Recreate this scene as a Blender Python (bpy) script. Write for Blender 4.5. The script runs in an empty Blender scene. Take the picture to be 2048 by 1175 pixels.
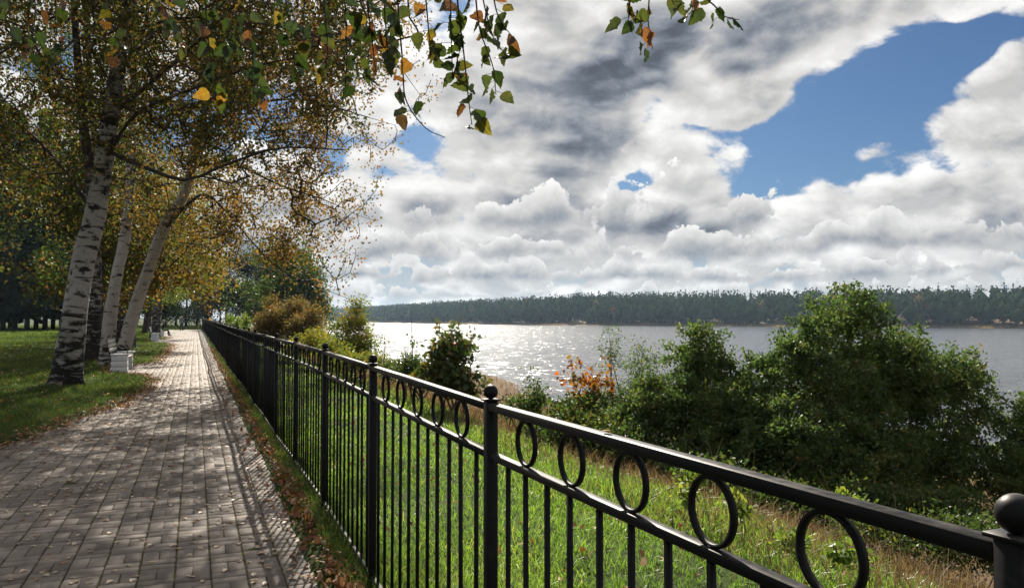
import bpy, bmesh, math, random
import numpy as np
from mathutils import Vector, Matrix, Euler

SC = bpy.context.scene
COL = SC.collection
rad = math.radians
rng = np.random.default_rng(7)
random.seed(7)

# ------------------------------------------------------------------ camera
EYE = np.array([0.0, 0.0, 1.6])
PSI, PITCH, FPX = rad(22.35), math.atan(47.5 / 1540.0), 1540.0
FWD = np.array([math.sin(PSI) * math.cos(PITCH), math.cos(PSI) * math.cos(PITCH), math.sin(PITCH)])
RGT = np.array([math.cos(PSI), -math.sin(PSI), 0.0])
UPV = np.cross(RGT, FWD)
cam_data = bpy.data.cameras.new('camera')
cam_data.sensor_width = 36.0
cam_data.lens = 36.0 * FPX / 2048.0
cam_data.clip_start = 0.05
cam_data.clip_end = 8000.0
cam = bpy.data.objects.new('camera', cam_data)
cam.location = EYE
cam.rotation_euler = Euler((rad(90) + PITCH, 0.0, -PSI), 'XYZ')
COL.objects.link(cam)
SC.camera = cam

# ------------------------------------------------------------------ render settings
SC.render.engine = 'CYCLES'
cy = SC.cycles
cy.use_denoising = True
try:
    cy.denoiser = 'OPENIMAGEDENOISE'
    cy.denoising_input_passes = 'RGB_ALBEDO_NORMAL'
    cy.denoising_prefilter = 'ACCURATE'
except Exception:
    pass
cy.use_adaptive_sampling = True
cy.adaptive_threshold = 0.012
cy.max_bounces = 6
cy.diffuse_bounces = 3
cy.glossy_bounces = 3
cy.transmission_bounces = 4
cy.volume_bounces = 0
cy.transparent_max_bounces = 6
cy.caustics_reflective = False
cy.caustics_refractive = False
cy.sample_clamp_indirect = 5.0
cy.sample_clamp_direct = 40.0
vs = SC.view_settings
vs.view_transform = 'Standard'
vs.look = 'None'
vs.exposure = 1.3
vs.gamma = 1.0
vs.use_curve_mapping = False

# ------------------------------------------------------------------ node helpers
class NT:
    def __init__(self, tree):
        self.t = tree
        tree.nodes.clear()
    def node(self, kind, **kw):
        n = self.t.nodes.new(kind)
        for k, v in kw.items():
            setattr(n, k, v)
        return n
    def put(self, sock, v):
        if v is None:
            return
        if isinstance(v, bpy.types.NodeSocket):
            self.t.links.new(v, sock)
        else:
            if hasattr(sock, 'default_value'):
                dv = sock.default_value
                if hasattr(dv, '__len__'):
                    v = tuple(v) if hasattr(v, '__len__') else (v,) * len(dv)
                    if len(v) == 3 and len(dv) == 4:
                        v = v + (1.0,)
                sock.default_value = v
    def m(self, op, a, b=None, c=None, clamp=False):
        n = self.node('ShaderNodeMath', operation=op, use_clamp=clamp)
        for i, v in enumerate((a, b, c)):
            self.put(n.inputs[i], v)
        return n.outputs[0]
    def vm(self, op, a, b=None, scale=None):
        n = self.node('ShaderNodeVectorMath', operation=op)
        self.put(n.inputs[0], a)
        if b is not None:
            self.put(n.inputs[1], b)
        if scale is not None:
            self.put(n.inputs['Scale'], scale)
        return n.outputs['Value'] if op in ('DOT_PRODUCT', 'LENGTH', 'DISTANCE') else n.outputs[0]
    def sep(self, v):
        n = self.node('ShaderNodeSeparateXYZ')
        self.put(n.inputs[0], v)
        return n.outputs
    def comb(self, x, y, z):
        n = self.node('ShaderNodeCombineXYZ')
        for i, v in enumerate((x, y, z)):
            self.put(n.inputs[i], v)
        return n.outputs[0]
    def mix(self, fac, a, b, blend='MIX'):
        n = self.node('ShaderNodeMix', data_type='RGBA', blend_type=blend)
        self.put(n.inputs[0], fac)
        self.put(n.inputs[6], a)
        self.put(n.inputs[7], b)
        return n.outputs[2]
    def noise(self, vec, scale, detail=4, rough=0.55, dist=0.0, dim='3D', lac=2.0):
        n = self.node('ShaderNodeTexNoise', noise_dimensions=dim)
        self.put(n.inputs['Vector'], vec)
        for k, v in (('Scale', scale), ('Detail', detail), ('Roughness', rough), ('Distortion', dist), ('Lacunarity', lac)):
            self.put(n.inputs[k], v)
        return n.outputs[0]
    def noise_c(self, vec, scale, detail=2):
        n = self.node('ShaderNodeTexNoise')
        self.put(n.inputs['Vector'], vec)
        self.put(n.inputs['Scale'], scale)
        self.put(n.inputs['Detail'], detail)
        return n.outputs[1]
    def voro(self, vec, scale, detail=0, rough=0.5, smooth=0.6, feature='SMOOTH_F1'):
        n = self.node('ShaderNodeTexVoronoi', feature=feature)
        self.put(n.inputs['Vector'], vec)
        self.put(n.inputs['Scale'], scale)
        self.put(n.inputs['Detail'], detail)
        self.put(n.inputs['Roughness'], rough)
        if feature == 'SMOOTH_F1':
            self.put(n.inputs['Smoothness'], smooth)
        return n.outputs['Distance']
    def sstep(self, v, a, b):
        n = self.node('ShaderNodeMapRange', interpolation_type='SMOOTHSTEP')
        self.put(n.inputs[0], v)
        self.put(n.inputs[1], a)
        self.put(n.inputs[2], b)
        return n.outputs[0]
    def ramp(self, fac, stops, interp='LINEAR'):
        n = self.node('ShaderNodeValToRGB')
        cr = n.color_ramp
        cr.interpolation = interp
        while len(cr.elements) < len(stops):
            cr.elements.new(0.5)
        for e, (p, c) in zip(cr.elements, stops):
            e.position = p
            e.color = tuple(c) + (1.0,) if len(c) == 3 else c
        self.put(n.inputs[0], fac)
        return n.outputs[0]
    def attr(self, name):
        n = self.node('ShaderNodeAttribute', attribute_name=name)
        return n.outputs['Fac']
    def bump(self, h, strength=0.3, dist=0.02, normal=None):
        n = self.node('ShaderNodeBump')
        self.put(n.inputs['Height'], h)
        self.put(n.inputs['Strength'], strength)
        self.put(n.inputs['Distance'], dist)
        if normal is not None:
            self.put(n.inputs['Normal'], normal)
        return n.outputs[0]

# ------------------------------------------------------------------ sun and sky
SUN_AZ, SUN_EL = rad(17.0), rad(34.5)          # azimuth measured from +Y (along the path) towards +X
SUN = np.array([math.sin(SUN_AZ) * math.cos(SUN_EL), math.cos(SUN_AZ) * math.cos(SUN_EL), math.sin(SUN_EL)])
sd = bpy.data.lights.new('sun', 'SUN')
sd.energy = 5.0
sd.angle = rad(0.5)
sd.color = (1.0, 0.91, 0.78)
so = bpy.data.objects.new('sun', sd)
so.rotation_euler = Vector(-SUN).to_track_quat('-Z', 'Y').to_euler()
so.location = (20, 60, 60)
COL.objects.link(so)

world = bpy.data.worlds.new('World')
SC.world = world
world.use_nodes = True
W = NT(world.node_tree)
sky = W.node('ShaderNodeTexSky', sky_type='NISHITA')
sky.sun_disc = False
sky.sun_elevation = SUN_EL
sky.sun_rotation = SUN_AZ
sky.altitude = 50
sky.air_density = 1.0
sky.dust_density = 0.6
sky.ozone_density = 2.0
D = W.node('ShaderNodeTexCoord').outputs['Generated']
dx, dy, dz = W.sep(D)
az = W.m('ARCTAN2', dx, dy)
el = W.m('ARCSINE', dz)

def cloud_field(d):
    x, y, z = W.sep(d)
    zz = W.m('ADD', W.m('MAXIMUM', z, 0.0), 0.70)
    q = W.comb(W.m('DIVIDE', x, zz), W.m('DIVIDE', y, zz), W.m('MULTIPLY', z, 1.2))
    big = W.noise(q, 2.3, 2, 0.5, 0.2)
    fine = W.noise(q, 8.0, 10, 0.66, 0.25)
    b1 = W.voro(W.vm('ADD', q, W.vm('SCALE', W.noise_c(q, 11.0, 3), None, 0.045)), 9.0, 1.0, 0.6, feature='F1')
    v = W.m('MULTIPLY', big, 0.85)
    v = W.m('ADD', v, W.m('MULTIPLY', fine, 0.60))
    v = W.m('SUBTRACT', v, W.m('MULTIPLY', b1, 0.40))
    return v

def blob(a0, e0, sa, se, tilt=0.0):
    """soft patch of sky around azimuth a0 / elevation e0 (degrees)"""
    a = W.m('MULTIPLY', W.m('SUBTRACT', az, rad(a0)), 57.2958)
    e = W.m('MULTIPLY', W.m('SUBTRACT', el, rad(e0)), 57.2958)
    c, s = math.cos(rad(tilt)), math.sin(rad(tilt))
    a2 = W.m('ADD', W.m('MULTIPLY', a, c / sa), W.m('MULTIPLY', e, s / sa))
    e2 = W.m('ADD', W.m('MULTIPLY', a, -s / se), W.m('MULTIPLY', e, c / se))
    r2 = W.m('ADD', W.m('MULTIPLY', a2, a2), W.m('MULTIPLY', e2, e2))
    return W.m('EXPONENT', W.m('MULTIPLY', r2, -1.0))
f0 = cloud_field(D)
DS = W.vm('NORMALIZE', W.vm('ADD', D, tuple(SUN * 0.040)))
f1 = cloud_field(DS)
mu = W.m('MAXIMUM', W.vm('DOT_PRODUCT', D, tuple(SUN)), 0.0)
glow = W.m('POWER', mu, 14.0)
# gaps and banks as the day's sky shows them (azimuth, elevation, sizes, tilt, weight)
gaps = [(46.0, 13.4, 6.0, 2.5, 26, 0.50), (53.0, 16.8, 4.5, 1.3, 26, 0.36), (50, 9.6, 4.0, 0.9, 0, 0.22), (31.0, 9.6, 2.4, 0.9, 24, 0.34), (15.5, 13.3, 3.5, 1.2, 0, 0.26)]
banks = [(30, 17.5, 10, 5, 12, 0.34), (36.5, 7.5, 7, 2.2, 0, 0.12), (24, 7, 14, 5, 0, 0.10), (57, 12, 4.0, 3.5, 30, 0.24), (44, 20.5, 8, 2.0, 24, 0.34), (51, 21.0, 7, 1.8, 16, 0.42)]
bias = W.m('ADD', 0.03, W.m('MULTIPLY', W.sstep(el, rad(25), rad(6)), 0.05))
for g in gaps:
    bias = W.m('SUBTRACT', bias, W.m('MULTIPLY', blob(*g[:5]), g[5]))
for g in banks:
    bias = W.m('ADD', bias, W.m('MULTIPLY', blob(*g[:5]), g[5]))
dens = W.m('ADD', f0, bias)
cover = W.sstep(dens, 0.32, 0.42)
thick = W.sstep(dens, 0.38, 1.05)
zz_ = W.m('ADD', W.m('MAXIMUM', dz, 0.0), 0.5)
qs = W.comb(W.m('DIVIDE', dx, zz_), W.m('DIVIDE', dy, zz_), W.m('MULTIPLY', dz, 3.0))
shade = W.noise(qs, 2.6, 4, 0.55, 0.4)
for g in [(30, 17.5, 7.5, 4.0, 12, 0.22), (34, 12.3, 3.5, 1.7, 14, 0.24), (41, 20.5, 6, 2.5, 20, 0.12), (19, 8.2, 7, 1.0, 4, 0.16), (25, 5.6, 7, 0.8, 6, 0.10)]:
    shade = W.m('ADD', shade, W.m('MULTIPLY', blob(*g[:5]), g[5]))
shade = W.m('MULTIPLY', W.sstep(shade, 0.46, 0.76), W.sstep(dens, 0.42, 0.66))
lit = W.m('MAXIMUM', W.m('MULTIPLY', W.m('SUBTRACT', f0, f1), 2.2), -0.20)
base = W.m('SUBTRACT', W.m('SUBTRACT', 0.95, W.m('MULTIPLY', thick, 0.34)), W.m('MULTIPLY', shade, 0.60))
lum = W.m('ADD', W.m('ADD', base, lit), W.m('MULTIPLY', glow, 0.42))

def tinted(l):
    l = W.m('MINIMUM', W.m('MAXIMUM', l, 0.16), 1.4)
    t = W.mix(W.sstep(l, 0.15, 0.80), (0.76, 0.87, 1.08), (1.0, 0.985, 0.965))
    return W.vm('SCALE', t, None, l)

CLOUD = 0.315
veil = W.m('MULTIPLY', W.sstep(el, rad(9), rad(1)), 0.85)
skyc = W.vm('SCALE', W.mix(veil, W.vm('MULTIPLY', sky.outputs[0], (0.62, 0.92, 1.28)), (10.4, 11.0, 12.0)), None, 0.0180)
col = W.mix(cover, skyc, W.vm('SCALE', tinted(lum), None, CLOUD))

# rows of cumulus standing one behind another towards the horizon: flat bases, lit heaped tops
azd = W.m('MULTIPLY', az, 57.2958)
eld = W.m('MULTIPLY', el, 57.2958)
for i, (e0, H, amt, pale) in enumerate([(7.6, 4.6, 0.10, 0.0), (4.9, 3.1, 0.20, 0.12), (3.0, 2.1, 0.26, 0.22), (1.7, 1.5, 0.30, 0.34), (0.7, 1.1, 0.34, 0.46)][::-1]):
    dirc = W.comb(W.m('MULTIPLY', dx, 57.2958 / H), W.m('MULTIPLY', dy, 57.2958 / H), W.m('MULTIPLY', eld, 1.0 / H))
    dirc = W.vm('ADD', dirc, (17.3 * i + 5, 3.1 * i, 7.7 * i))
    wob = W.noise(dirc, 0.45, 2, 0.5)
    n0 = W.noise(dirc, 0.85, 8, 0.60, 0.15)
    n1 = W.noise(W.vm('ADD', dirc, (-0.05, 0.02, 0.16)), 0.85, 8, 0.60, 0.15)
    up_ = W.m('DIVIDE', W.m('SUBTRACT', eld, W.m('ADD', e0, W.m('MULTIPLY', W.m('SUBTRACT', wob, 0.5), H * 0.9))), H)
    v = W.m('SUBTRACT', W.m('ADD', W.m('MULTIPLY', n0, 2.6), W.m('MULTIPLY', wob, 1.6)), W.m('ADD', 2.12 - amt, W.m('MULTIPLY', W.m('MAXIMUM', up_, 0.0), 0.80)))
    top = W.sstep(v, 0.0, 0.07)
    foot = W.sstep(W.m('ADD', up_, W.m('MULTIPLY', W.m('SUBTRACT', n0, 0.5), 0.6)), -0.30, 0.02)
    mask = W.m('MULTIPLY', top, foot)
    if i == 0:
        mask = W.m('MULTIPLY', mask, W.sstep(W.m('SUBTRACT', azd, eld), 10.0, 26.0))
    depth = W.m('POWER', W.m('MINIMUM', W.m('MAXIMUM', v, 0.0), 1.0), 0.6)
    l = W.m('SUBTRACT', 1.20, W.m('MULTIPLY', depth, 0.58))
    l = W.m('SUBTRACT', l, W.m('MULTIPLY', W.sstep(up_, 0.45, -0.15), 0.42))
    l = W.m('ADD', l, W.m('MULTIPLY', W.m('SUBTRACT', n0, n1), 1.9))
    l = W.m('ADD', W.m('MULTIPLY', l, 1.0 - pale), 0.84 * pale)
    l = W.m('ADD', l, W.m('MULTIPLY', glow, 0.35))
    col = W.mix(mask, col, W.vm('SCALE', tinted(l), None, CLOUD))
bg = W.node('ShaderNodeBackground')
W.put(bg.inputs[0], col)
bg.inputs[1].default_value = 1.0
wo = W.node('ShaderNodeOutputWorld')
W.put(wo.inputs[0], bg.outputs[0])
world.cycles.sampling_method = 'MANUAL'
world.cycles.sample_map_resolution = 512

# ------------------------------------------------------------------ scene helpers
def ray(u, v):
    return FWD + RGT * (u - 1024.0) / FPX - UPV * (v - 587.5) / FPX
def at(u, v, depth):
    return EYE + ray(u, v) * depth
def seen(P, margin=40):
    """which points lie inside the field of view"""
    q = np.asarray(P) - EYE
    z = q @ FWD
    zz = np.maximum(z, 0.05)
    u = 1024 + FPX * (q @ RGT) / zz
    v = 587.5 - FPX * (q @ UPV) / zz
    return (z > 0.1) & (u > -margin) & (u < 2048 + margin) & (v > -margin) & (v < 1175 + margin), z

def mesh_np(name, V, faces, rnd=None, smooth=False):
    """faces: list of (m,k) int arrays; rnd: per-face random value in the same order"""
    V = np.asarray(V, dtype=np.float32)
    me = bpy.data.meshes.new(name)
    faces = [np.asarray(f, dtype=np.int32) for f in faces if len(f)]
    loops = np.concatenate([f.ravel() for f in faces])
    tot = np.concatenate([np.full(len(f), f.shape[1], dtype=np.int32) for f in faces])
    start = np.concatenate([[0], np.cumsum(tot)[:-1]]).astype(np.int32)
    me.vertices.add(len(V))
    me.vertices.foreach_set('co', V.ravel())
    me.loops.add(len(loops))
    me.loops.foreach_set('vertex_index', loops)
    me.polygons.add(len(tot))
    me.polygons.foreach_set('loop_start', start)
    me.polygons.foreach_set('loop_total', tot)
    if smooth:
        me.polygons.foreach_set('use_smooth', np.ones(len(tot), dtype=bool))
    if rnd is not None:
        a = me.attributes.new('rnd', 'FLOAT', 'FACE')
        a.data.foreach_set('value', np.asarray(rnd, dtype=np.float32))
    me.update(calc_edges=True)
    return me

def link(name, mesh, mat=None, parent=None, loc=None, rot=None, scale=None):
    o = bpy.data.objects.new(name, mesh)
    if mat is not None and mesh is not None and not mesh.materials:
        mesh.materials.append(mat)
    if parent is not None:
        o.parent = parent
    if loc is not None:
        o.location = loc
    if rot is not None:
        o.rotation_euler = rot
    if scale is not None:
        o.scale = scale
    COL.objects.link(o)
    return o
def thing(name, label, cat, loc=(0, 0, 0), group=None, rotz=0.0):
    o = bpy.data.objects.new(name, None)
    o.empty_display_size = 0.2
    o.location = [float(c) for c in loc]
    o.rotation_euler = (0, 0, rotz)
    COL.objects.link(o)
    return tag(o, label, cat, group)
def tag(o, label, cat, group=None):
    o['label'] = label
    o['category'] = cat
    if group:
        o['group'] = group
    return o
def struct(o, kind='structure'):
    o['kind'] = kind
    return o

class MB:
    """collects boxes, tubes and other shapes into one mesh"""
    def __init__(self):
        self.V, self.F, self.n = [], {}, 0
    def add(self, V, *faces):
        V = np.asarray(V, dtype=float)
        for f in faces:
            f = np.asarray(f)
            self.F.setdefault(f.shape[1], []).append(f + self.n)
        self.V.append(V)
        self.n += len(V)
    def box(self, c, size, R=None, ch=0.0):
        sx, sy, sz = [s / 2 for s in size]
        if ch <= 0:
            v = np.array([[x, y, z] for z in (-sz, sz) for y in (-sy, sy) for x in (-sx, sx)])
            f = [[0, 2, 3, 1], [4, 5, 7, 6], [0, 1, 5, 4], [2, 6, 7, 3], [0, 4, 6, 2], [1, 3, 7, 5]]
            if R is not None:
                v = v @ np.asarray(R).T
            self.add(v + np.asarray(c), f)
        else:   # chamfered
            bm = bmesh.new()
            bmesh.ops.create_cube(bm, size=1.0)
            for q in bm.verts:
                q.co = Vector((q.co.x * size[0], q.co.y * size[1], q.co.z * size[2]))
            bmesh.ops.bevel(bm, geom=list(bm.edges), offset=ch, segments=1, affect='EDGES')
            self.bm(bm, c, R)
        return self
    def bm(self, bm, c=(0, 0, 0), R=None):
        bm.verts.index_update()
        v = np.array([q.co[:] for q in bm.verts])
        if R is not None:
            v = v @ np.asarray(R).T
        v = v + np.asarray(c)
        by = {}
        for p in bm.faces:
            by.setdefault(len(p.verts), []).append([q.index for q in p.verts])
        self.add(v, *[np.array(x) for x in by.values()])
        bm.free()
        return self
    def tube(self, pts, rr, n=8, cap=True):
        pts = np.asarray(pts, dtype=float)
        rr = np.broadcast_to(rr, len(pts))
        T = np.gradient(pts, axis=0)
        T /= np.linalg.norm(T, axis=1)[:, None] + 1e-9
        ref = np.array([0.0, 0.0, 1.0]) if abs(T[0, 2]) < 0.9 else np.array([1.0, 0, 0])
        A = np.cross(T, ref)
        A /= np.linalg.norm(A, axis=1)[:, None] + 1e-9
        B = np.cross(T, A)
        ang = np.linspace(0, 2 * math.pi, n, endpoint=False)
        V = pts[:, None] + rr[:, None, None] * (A[:, None] * np.cos(ang)[None, :, None] + B[:, None] * np.sin(ang)[None, :, None])
        i = np.arange(len(pts) - 1)[:, None] * n
        j = np.arange(n)[None]
        k = (j + 1) % n
        q = np.stack([i + j, i + k, i + n + k, i + n + j], -1).reshape(-1, 4)
        V = V.reshape(-1, 3)
        if cap:
            m = len(V)
            V = np.vstack([V, pts[0], pts[-1]])
            jj, kk = np.arange(n), (np.arange(n) + 1) % n
            t = np.vstack([np.stack([kk, jj, np.full(n, m)], 1), np.stack([jj, kk, np.full(n, m + 1)], 1) + np.array([[(len(pts) - 1) * n] * 2 + [0]])])
            self.add(V, q, t)
        else:
            self.add(V, q)
        return self
    def sphere(self, c, r, nu=16, nv=10):
        bm = bmesh.new()
        bmesh.ops.create_uvsphere(bm, u_segments=nu, v_segments=nv, radius=1.0)
        r = np.broadcast_to(r, 3)
        for q in bm.verts:
            q.co = Vector((q.co.x * r[0], q.co.y * r[1], q.co.z * r[2]))
        return self.bm(bm, c)
    def mesh(self, name, off=(0, 0, 0), smooth=False):
        V = np.vstack(self.V) - np.asarray(off)
        return mesh_np(name, V, [np.vstack(f) for f in self.F.values()], smooth=smooth)
    def build(self, name, mat, parent=None, off=(0, 0, 0), smooth=False):
        return link(name, self.mesh(name, off, smooth), mat, parent)

# ------------------------------------------------------------------ materials
def new_mat(name):
    m = bpy.data.materials.new(name)
    m.use_nodes = True
    return m, NT(m.node_tree)
def finish(N, shader, disp=None):
    o = N.node('ShaderNodeOutputMaterial')
    N.put(o.inputs[0], shader)
def principled(N, color, rough=0.6, normal=None, spec=0.5, metal=0.0, **kw):
    p = N.node('ShaderNodeBsdfPrincipled')
    N.put(p.inputs['Base Color'], color)
    N.put(p.inputs['Roughness'], rough)
    N.put(p.inputs['Specular IOR Level'], spec)
    N.put(p.inputs['Metallic'], metal)
    if normal is not None:
        N.put(p.inputs['Normal'], normal)
    return p.outputs[0]
def objco(N):
    return N.node('ShaderNodeTexCoord').outputs['Object']
def wpos(N):
    return N.node('ShaderNodeNewGeometry').outputs['Position']

def leaf_mat(name, stops, trans=0.5, rough=0.45, clump=0.6, gloss=0.06, tboost=1.35, csc=1.3):
    """thin leaf: reflects, lets light through; colour differs leaf by leaf and twig by twig"""
    m, N = new_mat(name)
    r = N.attr('rnd')
    oi = N.node('ShaderNodeObjectInfo').outputs['Random']
    n = N.noise(wpos(N), csc, 3, 0.6)
    n = N.m('MULTIPLY', N.m('SUBTRACT', n, 0.5), 2.0 * clump)
    f = N.m('ADD', N.m('ADD', r, n), N.m('MULTIPLY', N.m('SUBTRACT', oi, 0.5), 0.0), clamp=True)
    c = N.ramp(f, stops)
    d = N.node('ShaderNodeBsdfDiffuse')
    N.put(d.inputs[0], c)
    t = N.node('ShaderNodeBsdfTranslucent')
    N.put(t.inputs[0], N.vm('MULTIPLY', c, (tboost, tboost * 1.02, tboost * 0.7)))
    mx = N.node('ShaderNodeMixShader')
    mx.inputs[0].default_value = trans
    N.put(mx.inputs[1], d.outputs[0])
    N.put(mx.inputs[2], t.outputs[0])
    g = N.node('ShaderNodeBsdfGlossy')
    g.inputs['Roughness'].default_value = rough
    g.inputs[0].default_value = (0.9, 0.9, 0.9, 1)
    m2 = N.node('ShaderNodeMixShader')
    m2.inputs[0].default_value = gloss * 0.45
    N.put(m2.inputs[1], mx.outputs[0])
    N.put(m2.inputs[2], g.outputs[0])
    finish(N, m2.outputs[0])
    return m

def simple_mat(name, col, rough=0.6, var=0.15, sc=8.0, spec=0.4, bump=0.0, bsc=60.0, metal=0.0):
    m, N = new_mat(name)
    p = objco(N)
    n = N.noise(p, sc, 5, 0.6)
    k = N.m('ADD', 1.0 - var, N.m('MULTIPLY', n, 2 * var))
    c = N.vm('SCALE', col, None, k)
    nm = N.bump(N.noise(p, bsc, 4, 0.6), bump, 0.004) if bump else None
    finish(N, principled(N, c, rough, nm, spec, metal))
    return m

M = {}
# fence paint: black, glossy, weathered a little
m, N = new_mat('black_fence_paint')
p = wpos(N)
n1, n2 = N.noise(p, 90, 4, 0.6), N.noise(p, 9, 5, 0.65)
c = N.mix(N.sstep(n2, 0.60, 0.78), (0.008, 0.0085, 0.010), (0.030, 0.027, 0.024))
nzs = N.sep(N.node('ShaderNodeNewGeometry').outputs['Normal'])[2]
dust = N.m('MULTIPLY', N.sstep(nzs, 0.6, 0.95), N.sstep(N.noise(p, 22, 5, 0.65), 0.35, 0.75))
c = N.mix(N.m('MULTIPLY', dust, 0.55), c, (0.16, 0.145, 0.125))
c = N.mix(N.sstep(N.noise(p, 46, 4, 0.6), 0.70, 0.74), c, (0.10, 0.040, 0.018))
finish(N, principled(N, c, N.m('ADD', 0.32, N.m('MULTIPLY', n2, 0.30)), N.bump(n1, 0.12, 0.002), 0.13))
M['fence'] = m

# concrete pavers
m, N = new_mat('concrete_paver')
p = wpos(N)
r = N.m('FRACT', N.m('ADD', N.attr('rnd'), N.node('ShaderNodeObjectInfo').outputs['Random']))
grain = N.noise(p, 420, 3, 0.7)
blot = N.noise(p, 5.0, 5, 0.6)
c = N.ramp(r, [(0.0, (0.105, 0.085, 0.071)), (0.5, (0.155, 0.128, 0.107)), (1.0, (0.205, 0.172, 0.145))])
c = N.mix(N.sstep(blot, 0.45, 0.75), c, (0.150, 0.124, 0.102))
c = N.mix(N.m('MULTIPLY', N.sstep(grain, 0.52, 0.72), 0.45), c, (0.30, 0.26, 0.22))
stain = N.noise(p, 1.3, 4, 0.6)
c = N.mix(N.m('MULTIPLY', N.sstep(stain, 0.55, 0.75), 0.35), c, (0.10, 0.085, 0.06))
finish(N, principled(N, c, 0.72, N.bump(grain, 0.35, 0.003), 0.35))
M['paver'] = m

m, N = new_mat('mossy_joint_soil')
p = wpos(N)
n = N.noise(p, 6, 5, 0.65)
c = N.ramp(n, [(0.30, (0.060, 0.048, 0.035)), (0.5, (0.075, 0.066, 0.034)), (0.66, (0.075, 0.088, 0.022)), (0.8, (0.12, 0.10, 0.07))])
finish(N, principled(N, c, 0.95, N.bump(N.noise(p, 180, 4, 0.7), 0.6, 0.01), 0.1))
M['joint'] = m

# ground: lawn soil, dry bank, river mud
m, N = new_mat('lawn_and_bank_soil')
p = wpos(N)
px_, py_, pz_ = N.sep(p)
n = N.noise(p, 1.2, 6, 0.65)
nf = N.noise(p, 30, 4, 0.7)
lawn = N.ramp(nf, [(0.3, (0.020, 0.028, 0.008)), (0.55, (0.036, 0.056, 0.012)), (0.75, (0.070, 0.080, 0.026))])
dry = N.ramp(nf, [(0.3, (0.045, 0.030, 0.018)), (0.55, (0.13, 0.085, 0.048)), (0.75, (0.22, 0.15, 0.085))])
edge = N.sstep(N.m('ADD', px_, N.m('MULTIPLY', N.m('SUBTRACT', n, 0.5), 3.0)), 3.6, 5.0)
c = N.mix(edge, lawn, dry)
finish(N, principled(N, c, 0.95, N.bump(nf, 0.7, 0.04), 0.1))
M['soil'] = m

# river water
m, N = new_mat('river_water')
p = wpos(N)
rot = N.comb(N.m('ADD', N.m('MULTIPLY', N.sep(p)[0], 0.92), N.m('MULTIPLY', N.sep(p)[1], 0.38)),
             N.m('ADD', N.m('MULTIPLY', N.sep(p)[0], -0.38 * 0.45), N.m('MULTIPLY', N.sep(p)[1], 0.92 * 0.45)), 0.0)
gust = N.sstep(N.noise(rot, 0.022, 3, 0.6), 0.30, 0.72)
s1 = N.vm('SUBTRACT', N.noise_c(rot, 1.1, 2), (0.5, 0.5, 0.5))
s2 = N.vm('SUBTRACT', N.noise_c(rot, 5.5, 2), (0.5, 0.5, 0.5))
sl = N.vm('ADD', N.vm('SCALE', s1, None, 1.0), N.vm('SCALE', s2, None, 0.9))
sl = N.vm('SCALE', sl, None, N.m('ADD', 0.75, N.m('MULTIPLY', gust, 0.5)))
nm = N.vm('NORMALIZE', N.vm('ADD', N.vm('MULTIPLY', sl, (1.0, 1.0, 0.0)), (0.0, 0.0, 1.0)))
pr = N.node('ShaderNodeBsdfPrincipled')
N.put(pr.inputs['Base Color'], (0.058, 0.064, 0.074))
N.put(pr.inputs['Roughness'], 0.17)
N.put(pr.inputs['IOR'], 1.333)
N.put(pr.inputs['Normal'], nm)
finish(N, pr.outputs[0])
M['water'] = m

def bark_mat(name, white, dark, base_dark_h, sc=1.0, spread=0.0):
    m, N = new_mat(name)
    p = objco(N)
    x, y, z = N.sep(p)
    # horizontal bands of torn bark and lenticels
    q = N.comb(N.m('MULTIPLY', x, 1.6), N.m('MULTIPLY', y, 1.6), N.m('MULTIPLY', z, 7.0))
    s1 = N.noise(q, 1.3 * sc, 5, 0.62, 0.6)
    q2 = N.comb(N.m('MULTIPLY', x, 2.0), N.m('MULTIPLY', y, 2.0), N.m('MULTIPLY', z, 3.0))
    s2 = N.noise(q2, 1.7 * sc, 5, 0.65, 0.3)
    q3 = N.comb(N.m('MULTIPLY', x, 4.0), N.m('MULTIPLY', y, 4.0), N.m('MULTIPLY', z, 38.0))
    s3 = N.noise(q3, 1.6 * sc, 3, 0.6)
    low = N.m('MULTIPLY', N.sstep(z, base_dark_h, 0.0), 0.10)
    low = N.m('ADD', low, N.m('MULTIPLY', N.sstep(z, 3.5, 7.0), 0.07))  # extra dark marks higher up: crown shade painted into the bark colour
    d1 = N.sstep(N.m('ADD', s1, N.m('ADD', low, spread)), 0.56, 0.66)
    d2 = N.sstep(N.m('ADD', s2, N.m('ADD', low, spread)), 0.60, 0.68)
    d3 = N.m('MULTIPLY', N.sstep(s3, 0.62, 0.72), 0.7)
    dk = N.m('MAXIMUM', N.m('MAXIMUM', d1, d2), d3, clamp=True)
    wcol = N.mix(N.noise(p, 6 * sc, 4, 0.6), white, tuple(0.72 * w for w in white))
    wcol = N.mix(N.m('MULTIPLY', N.sstep(s2, 0.3, 0.48), 0.0), wcol, (0.5, 0.35, 0.25))
    c = N.mix(dk, wcol, dark)
    h = N.m('SUBTRACT', N.noise(q2, 6 * sc, 5, 0.7), N.m('MULTIPLY', dk, 0.8))
    finish(N, principled(N, c, 0.75, N.bump(h, 0.7, 0.03), 0.25))
    return m
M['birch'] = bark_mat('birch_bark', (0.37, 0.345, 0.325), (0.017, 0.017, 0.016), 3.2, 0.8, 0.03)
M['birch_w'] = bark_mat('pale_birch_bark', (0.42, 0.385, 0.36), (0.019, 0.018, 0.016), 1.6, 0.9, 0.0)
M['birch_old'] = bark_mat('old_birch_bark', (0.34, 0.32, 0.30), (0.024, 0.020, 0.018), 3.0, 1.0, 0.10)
M['birch_limb'] = simple_mat('birch_limb_bark', (0.055, 0.042, 0.036), 0.8, 0.4, 6.0, 0.2, 0.4)
M['bark'] = simple_mat('dark_bark', (0.040, 0.031, 0.025), 0.85, 0.4, 5.0, 0.2, 0.5)
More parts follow.
